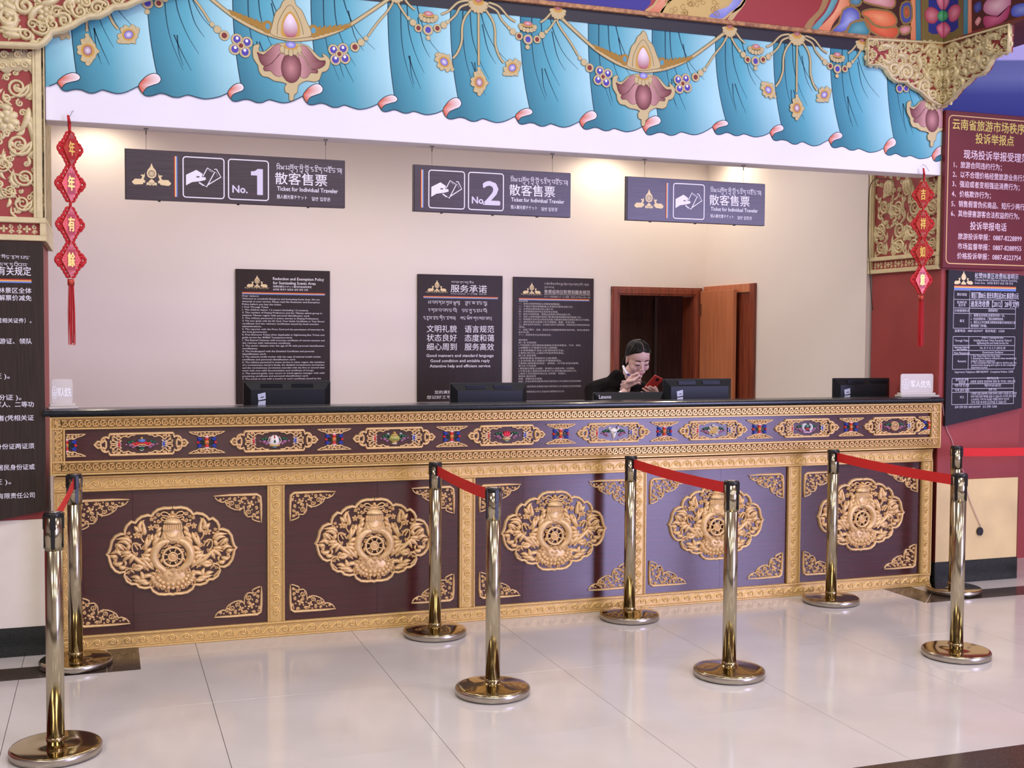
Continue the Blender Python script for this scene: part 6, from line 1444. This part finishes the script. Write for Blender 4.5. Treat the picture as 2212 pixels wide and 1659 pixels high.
# ------------------------------------------------------------------ seated person
SK = mat('skin', (220, 180, 172), .5); HAIR = mat('black_hair', (18, 14, 14), .45, bump=.3, bscale=(200, 200, 20), spec=.25); JK = mat('black_uniform_jacket', (18, 12, 14), .8, spec=.12); SH = mat('white_shirt', (236, 232, 240), .6)
HX, HY, HZ = 4.466, .90, 1.428       # skull centre
Rh = Matrix.Rotation(math.radians(14), 4, 'Z') @ Matrix.Rotation(math.radians(30), 4, 'X')   # turned a little to the right, bowed
Rh = Matrix.Rotation(math.radians(-4), 4, 'Z') @ Matrix.Rotation(math.radians(-3), 4, 'Y') @ Matrix.Rotation(math.radians(26), 4, 'X')
HM = Matrix.Translation((HX, HY, HZ)) @ Rh
def H_(x, y, z): return tuple(HM @ Vector((x, y, z)))     # face looks towards local -y
import bmesh
def ellipsoid(bm, M, r, seg=24, rg=16):
    bmesh.ops.create_uvsphere(bm, u_segments=seg, v_segments=rg, radius=1, matrix=M @ Matrix.Diagonal((r[0], r[1], r[2], 1)))
def capsule(bm, p, q_, r0, r1, flat=1.0):
    p = Vector(p); q_ = Vector(q_); d = q_-p; n = max(2, int(d.length/(min(r0, r1)*.45))+1)
    for i in range(n+1):
        t = i/n; r = r0+(r1-r0)*t
        bmesh.ops.create_icosphere(bm, subdivisions=2, radius=r, matrix=Matrix.Translation(p.lerp(q_, t)))
def remesh(bm, vox, smooth=3):
    me = bpy.data.meshes.new('tmp'); bm.to_mesh(me); bm.free()
    o = bpy.data.objects.new('tmp', me); TS.collection.objects.link(o)
    m = o.modifiers.new('r', 'REMESH'); m.mode = 'VOXEL'; m.voxel_size = vox
    s_ = o.modifiers.new('s', 'SMOOTH'); s_.iterations = smooth; s_.factor = .5
    vl = TS.view_layers[0]; vl.update(); me2 = bpy.data.meshes.new_from_object(o.evaluated_get(vl.depsgraph), depsgraph=vl.depsgraph)
    bpy.data.objects.remove(o); me2.polygons.foreach_set('use_smooth', [True]*len(me2.polygons)); return me2
def arm_chain(bm, pts, rs):
    for (a, b2, r0, r1) in zip(pts, pts[1:], rs, rs[1:]): capsule(bm, a, b2, r0, r1)
# joints (world): seated facing the camera, leaning forward over the desk
hip = (4.40, 1.22, .56); chest = (4.37, 1.06, 1.05); neck0 = (4.402, .985, 1.268)
shR = (4.205, 1.02, 1.205); shL = (4.560, 1.06, 1.20)
elR = (4.13, .86, .99); wrR = (4.325, .81, 1.205)
elL = (4.66, .90, .97); wrL = (4.565, .80, 1.165)
bm = bmesh.new()
HB = HM
ellipsoid(bm, HB @ Matrix.Translation((0, .012, .025)), (.074, .092, .080))            # cranium
ellipsoid(bm, HB @ Matrix.Translation((0, -.012, -.022)), (.067, .070, .078))          # face
ellipsoid(bm, HB @ Matrix.Translation((0, -.030, -.078)), (.048, .044, .036))          # jaw
ellipsoid(bm, HB @ Matrix.Translation((0, -.066, -.104)), (.018, .014, .013))          # chin
for s_ in (-1, 1):
    ellipsoid(bm, HB @ Matrix.Translation((s_*.036, -.044, -.048)), (.027, .026, .030))  # cheek
    ellipsoid(bm, HB @ Matrix.Translation((s_*.074, .012, -.022)) @ Matrix.Rotation(s_*.3, 4, 'Z'), (.007, .018, .030))  # ear
    ellipsoid(bm, HB @ Matrix.Translation((s_*.031, -.0745, -.008)), (.0150, .0052, .0062))  # eyelid
    ellipsoid(bm, HB @ Matrix.Translation((s_*.0105, -.086, -.050)), (.0072, .008, .0068))   # nostril
capsule(bm, H_(0, -.078, -.004), H_(0, -.091, -.045), .0068, .0092)                     # nose
ellipsoid(bm, HB @ Matrix.Translation((0, -.080, -.070)), (.024, .011, .012))            # mouth
capsule(bm, neck0, H_(0, .02, -.07), .052, .046)
capsule(bm, chest, neck0, .10, .055)
for dx in (-.09, 0, .09): capsule(bm, (chest[0]+dx, chest[1], chest[2]-.05), (hip[0]+dx*.9, hip[1], hip[2]+.05), .085, .10)
capsule(bm, shR, shL, .055, .055)
arm_chain(bm, [shR, elR, wrR], [.050, .040, .024]); arm_chain(bm, [shL, elL, wrL], [.050, .040, .024])
for s_ in (-1, 1): arm_chain(bm, [(hip[0]+s_*.10, hip[1], hip[2]), (hip[0]+s_*.11, hip[1]-.42, .54), (hip[0]+s_*.11, hip[1]-.40, .10), (hip[0]+s_*.11, hip[1]-.55, .05)], [.085, .062, .040, .034])
def hand(bm, wr, palm, fingers, thumb):
    """palm: centre of the knuckle row; fingers: list of joint lists"""
    w_, k = Vector(wr), Vector(palm['c']); side = Vector(palm['s']).normalized()
    for j in range(-2, 3): capsule(bm, tuple(w_+side*j*.006), tuple(k+side*j*.0135), .0145, .0115)
    for f_, r in fingers: arm_chain(bm, f_, r)
    arm_chain(bm, thumb[0], thumb[1])
# right hand (viewer's left), fingertips brought to the mouth
def PY(u, v, y): x, z = onY(u, v, y); return (x, y, z)
kn = PY(1371, 815, .77)
F_ = []
for k, (a, b2, c) in enumerate([((1367, 811), (1377, 806.5), (1381, 810)), ((1370, 817), (1381, 812), (1384, 816)), ((1372, 823), (1382, 820), (1384, 824)), ((1372, 829), (1380, 827), (1382.5, 829.5))]):
    yy = .765+.004*k; F_.append(([PY(*a, yy), PY(*b2, yy-.022), PY(*c, yy+.004)], [.0088, .0078, .0068]))
hand(bm, PY(1352, 833, .80), {'c': PY(1368, 820, .775), 's': (.25, -.05, -.95)}, F_, ([PY(1358, 824, .765), PY(1368, 822, .745), PY(1377, 815, .748)], [.0125, .0105, .0085]))
# left hand under the phone
F_ = []
for k, (a, b2, c) in enumerate([((1414, 842), (1409, 838), (1403, 834.5)), ((1410, 845), (1402, 840), (1395, 835.5)), ((1404, 849), (1395, 844), (1388.5, 839.5)), ((1398, 853), (1392, 850), (1386, 847))]):
    F_.append(([PY(*a, .79), PY(*b2, .765), PY(*c, .757)], [.0086, .0078, .0068]))
hand(bm, PY(1420, 858, .82), {'c': PY(1412, 846, .80), 's': (.55, .1, .8)}, F_, ([PY(1418, 852, .79), PY(1417, 843, .775), PY(1415, 836, .77)], [.012, .010, .0082]))
per = remesh(bm, .0030, 2); per.materials.append(SK)
po = obj('person', per); tag(po, 'seated person in black jacket and white collar, head bowed over a red phone', 'person')
# clothing
def cloth(nm, fn, vox, m, sm=3):
    b2 = bmesh.new(); fn(b2); me = remesh(b2, vox, sm); me.materials.append(m); return obj(nm, me, po)
def jk(b2):
    for dx in (-.09, 0, .09): capsule(b2, (chest[0]+dx, chest[1], chest[2]-.02), (hip[0]+dx*.9, hip[1], hip[2]+.05), .108, .12)
    capsule(b2, shR, (4.32, 1.02, 1.24), .068, .062); capsule(b2, shL, (4.475, 1.045, 1.235), .068, .060)
    capsule(b2, (4.29, 1.0, 1.13), (4.47, 1.02, 1.13), .10, .10); capsule(b2, (4.34, 1.01, 1.23), (4.46, 1.02, 1.23), .066, .066); capsule(b2, (4.40, 1.01, 1.25), (4.402, .995, 1.280), .074, .064); capsule(b2, (4.33, 1.02, 1.24), (4.355, 1.0, 1.305), .060, .042)
    arm_chain(b2, [shR, elR, tuple(Vector(elR).lerp(Vector(wrR), .86))], [.066, .056, .036]); arm_chain(b2, [shL, elL, tuple(Vector(elL).lerp(Vector(wrL), .86))], [.066, .056, .036])
cloth('jacket', jk, .006, JK)
def tr(b2):
    for s_ in (-1, 1): arm_chain(b2, [(hip[0]+s_*.10, hip[1], hip[2]), (hip[0]+s_*.11, hip[1]-.42, .54), (hip[0]+s_*.11, hip[1]-.40, .12)], [.105, .075, .055])
cloth('trousers', tr, .008, JK)
def sh(b2):
    for s_ in (-1,): arm_chain(b2, [tuple(Vector(elR).lerp(Vector(wrR), .84)), tuple(Vector(elR).lerp(Vector(wrR), .92))], [.031, .029])
    arm_chain(b2, [tuple(Vector(elL).lerp(Vector(wrL), .84)), tuple(Vector(elL).lerp(Vector(wrL), .92))], [.031, .029])
cloth('shirt_cuff', sh, .004, SH)
# collar edge standing beside the neck, bow tie in front
q = MB(); c_ = cr([PY(1346, 790, .935), PY(1350, 801, .915), PY(1358, 811, .895), PY(1368, 819, .885)], 4); q.pipe(c_, [.0065+.004*math.sin(PI*i/(len(c_)-1)) for i in range(len(c_))], 8); q.build('shirt_collar', SH, po, True)
q = MB(); a0 = Vector(PY(1354, 808, .87)); a1 = Vector(PY(1365, 812, .86)); q.pipe([tuple(a0), tuple(a0.lerp(a1, .35)), tuple(a0.lerp(a1, .5)), tuple(a0.lerp(a1, .65)), tuple(a1)], [.0045, .0072, .0045, .0072, .0045], 8); q.build('bow_tie', mat('violet_ribbon', (66, 30, 120), .5), po, True)
# hair: shell above the hairline with a centre parting, tied low at the back
vs = []; fs = []; NU, NVv = 40, 22
def hair_r(th, ph):   # th azimuth (0 = face), ph polar from crown
    part = 1-.035*math.exp(-((math.sin(th)*math.sin(ph))**2)/.003)*(1 if math.cos(th) > -.2 else 0)
    wav = 1+.012*math.sin(9*th+4*ph)+.008*math.sin(23*th)
    return part*wav
for i in range(NU):
    th = 2*PI*i/NU; c = math.cos(th)
    lim = .98+.34*abs(math.sin(th)) if c > .75 else (1.12+ (0.75-c)*.95 if c > 0 else 1.83+(-c)*.35)
    if .25 < c <= .75: lim = 1.2+(.75-c)*.8
    for j in range(NVv+1):
        ph = lim*j/NVv; r = hair_r(th, ph); k = 1.0 if j < NVv else .93
        x = .0830*math.sin(ph)*math.sin(th)*r*k; y = .014-.0985*math.sin(ph)*c*r*k; z = .026+.0895*math.cos(ph)*r*k
        if z < -.02: x *= 1-(-.02-z)*1.2
        vs.append(H_(x, y, z))
fs = [(i*(NVv+1)+j, ((i+1) % NU)*(NVv+1)+j, ((i+1) % NU)*(NVv+1)+j+1, i*(NVv+1)+j+1) for i in range(NU) for j in range(NVv)]
q = MB(); q.add(vs, fs)
for (a, b2, c2, r0) in [((.0, .10, .0), (-.01, .125, -.05), (-.02, .11, -.12), .03), ((.03, .10, -.02), (.03, .11, -.07), (.0, .11, -.13), .022), ((-.04, .08, -.03), (-.05, .09, -.08), (-.05, .08, -.13), .02)]:
    q.pipe(cr([H_(*a), H_(*b2), H_(*c2)], 4), [r0*s_ for s_ in (.6, .9, 1, 1, .95, .85, .7, .5, .2)], 10)
q.build('hair', HAIR, po, True)
rn = random.Random(5); q = MB()
for k in range(46):
    a = rn.uniform(-2.6, 2.6); ph0 = rn.uniform(.1, .5); 
    pts = []
    for j in range(6):
        ph = ph0+j*.22; r = 1.012+rn.uniform(0, .02); pts.append(H_(.083*math.sin(ph)*math.sin(a)*r, .014-.0985*math.sin(ph)*math.cos(a)*r, .026+.0895*math.cos(ph)*r))
    if math.cos(a) > .2: pts = pts[:4]
    q.pipe(pts, .0009, 3)
q.build('hair_strands', HAIR, po, True)
q = MB(); q.pipe([H_(.004, .014-.0985*math.sin(a)*1.0, .026+.0895*math.cos(a)*1.0) for a in (.25, .4, .55, .7, .85, .96)], [.0008, .0016, .0018, .0018, .0018, .0016], 5); q.build('hair_parting', mat('pale_scalp', (150, 122, 116), .7), po, True)
DK = mat('dark_brow', (36, 24, 24), .8, spec=.1)
for s_ in (-1, 1):
    q = MB(); q.pipe(cr([H_(s_*.014, -.0845, .0105), H_(s_*.030, -.0835, .0165), H_(s_*.050, -.0715, .012)], 3), [.0022, .0031, .0034, .0034, .003, .0024, .0014], 6); q.build('eyebrow', DK, po, True)
for s_ in (-1, 1): q = MB(); q.pipe(cr([H_(s_*.017, -.0825, -.0125), H_(s_*.031, -.0855, -.0165), H_(s_*.047, -.0755, -.0125)], 3), [.0016, .0025, .0028, .0028, .0026, .002, .0012], 5); q.build('eyelash', DK, po, True)
q = MB(); q.pipe(cr([H_(-.020, -.0845, -.0705), H_(-.008, -.0905, -.068), H_(0, -.0915, -.0695), H_(.008, -.0905, -.068), H_(.020, -.0845, -.0705)], 3), .0020, 6); q.pipe(cr([H_(-.016, -.0855, -.075), H_(0, -.091, -.0775), H_(.016, -.0855, -.075)], 3), .0024, 6)
q.build('lips', mat('lip_pink', (190, 110, 110), .4), po, True)
# phone
ph_ = thing('red_phone', 'red smartphone held in the seated person\'s left hand', 'phone', PY(1411, 829, .765), 0)
ph_.rotation_euler = (math.radians(38), math.radians(24), math.radians(6))
q = MB(); q.prism(rrect(-.034, .034, -.062, .062, .008), -.004, .004, back=True); q.build('case', mat('red_phone_case', (176, 52, 48), .35), ph_)
q = MB(); q.prism(rrect(-.030, .030, -.056, .056, .006), -.0048, -.0041, back=True); q.build('screen', MATS['screen_glass'], ph_)
q = MB(); q.prism(rrect(-.010, .010, .030, .052, .004), .004, .0052, back=True); q.build('camera_bump', BLACKPL, ph_)
# chair under the person
ch = thing('office_chair', 'office chair hidden behind the counter carrying the seated person', 'chair', (4.40, 1.25, 0))
q = MB(); q.box(-.22, .22, -.24, .20, .36, .42, .02); q.build('seat', JK, ch)
q = MB(); q.lathe([(.025, .06), (.025, .36)], 12); q.build('column', BLACKPL, ch)
for k in range(5):
    a = 2*PI*k/5; q = MB(); q.pipe([(0, 0, .07), (.26*math.cos(a), .26*math.sin(a), .03)], .016, 6); q.sphere((.26*math.cos(a), .26*math.sin(a), .025), .025, 8, 6); q.build('leg', BLACKPL, ch)

# ------------------------------------------------------------------ clean up the scratch scene
bpy.data.scenes.remove(TS)
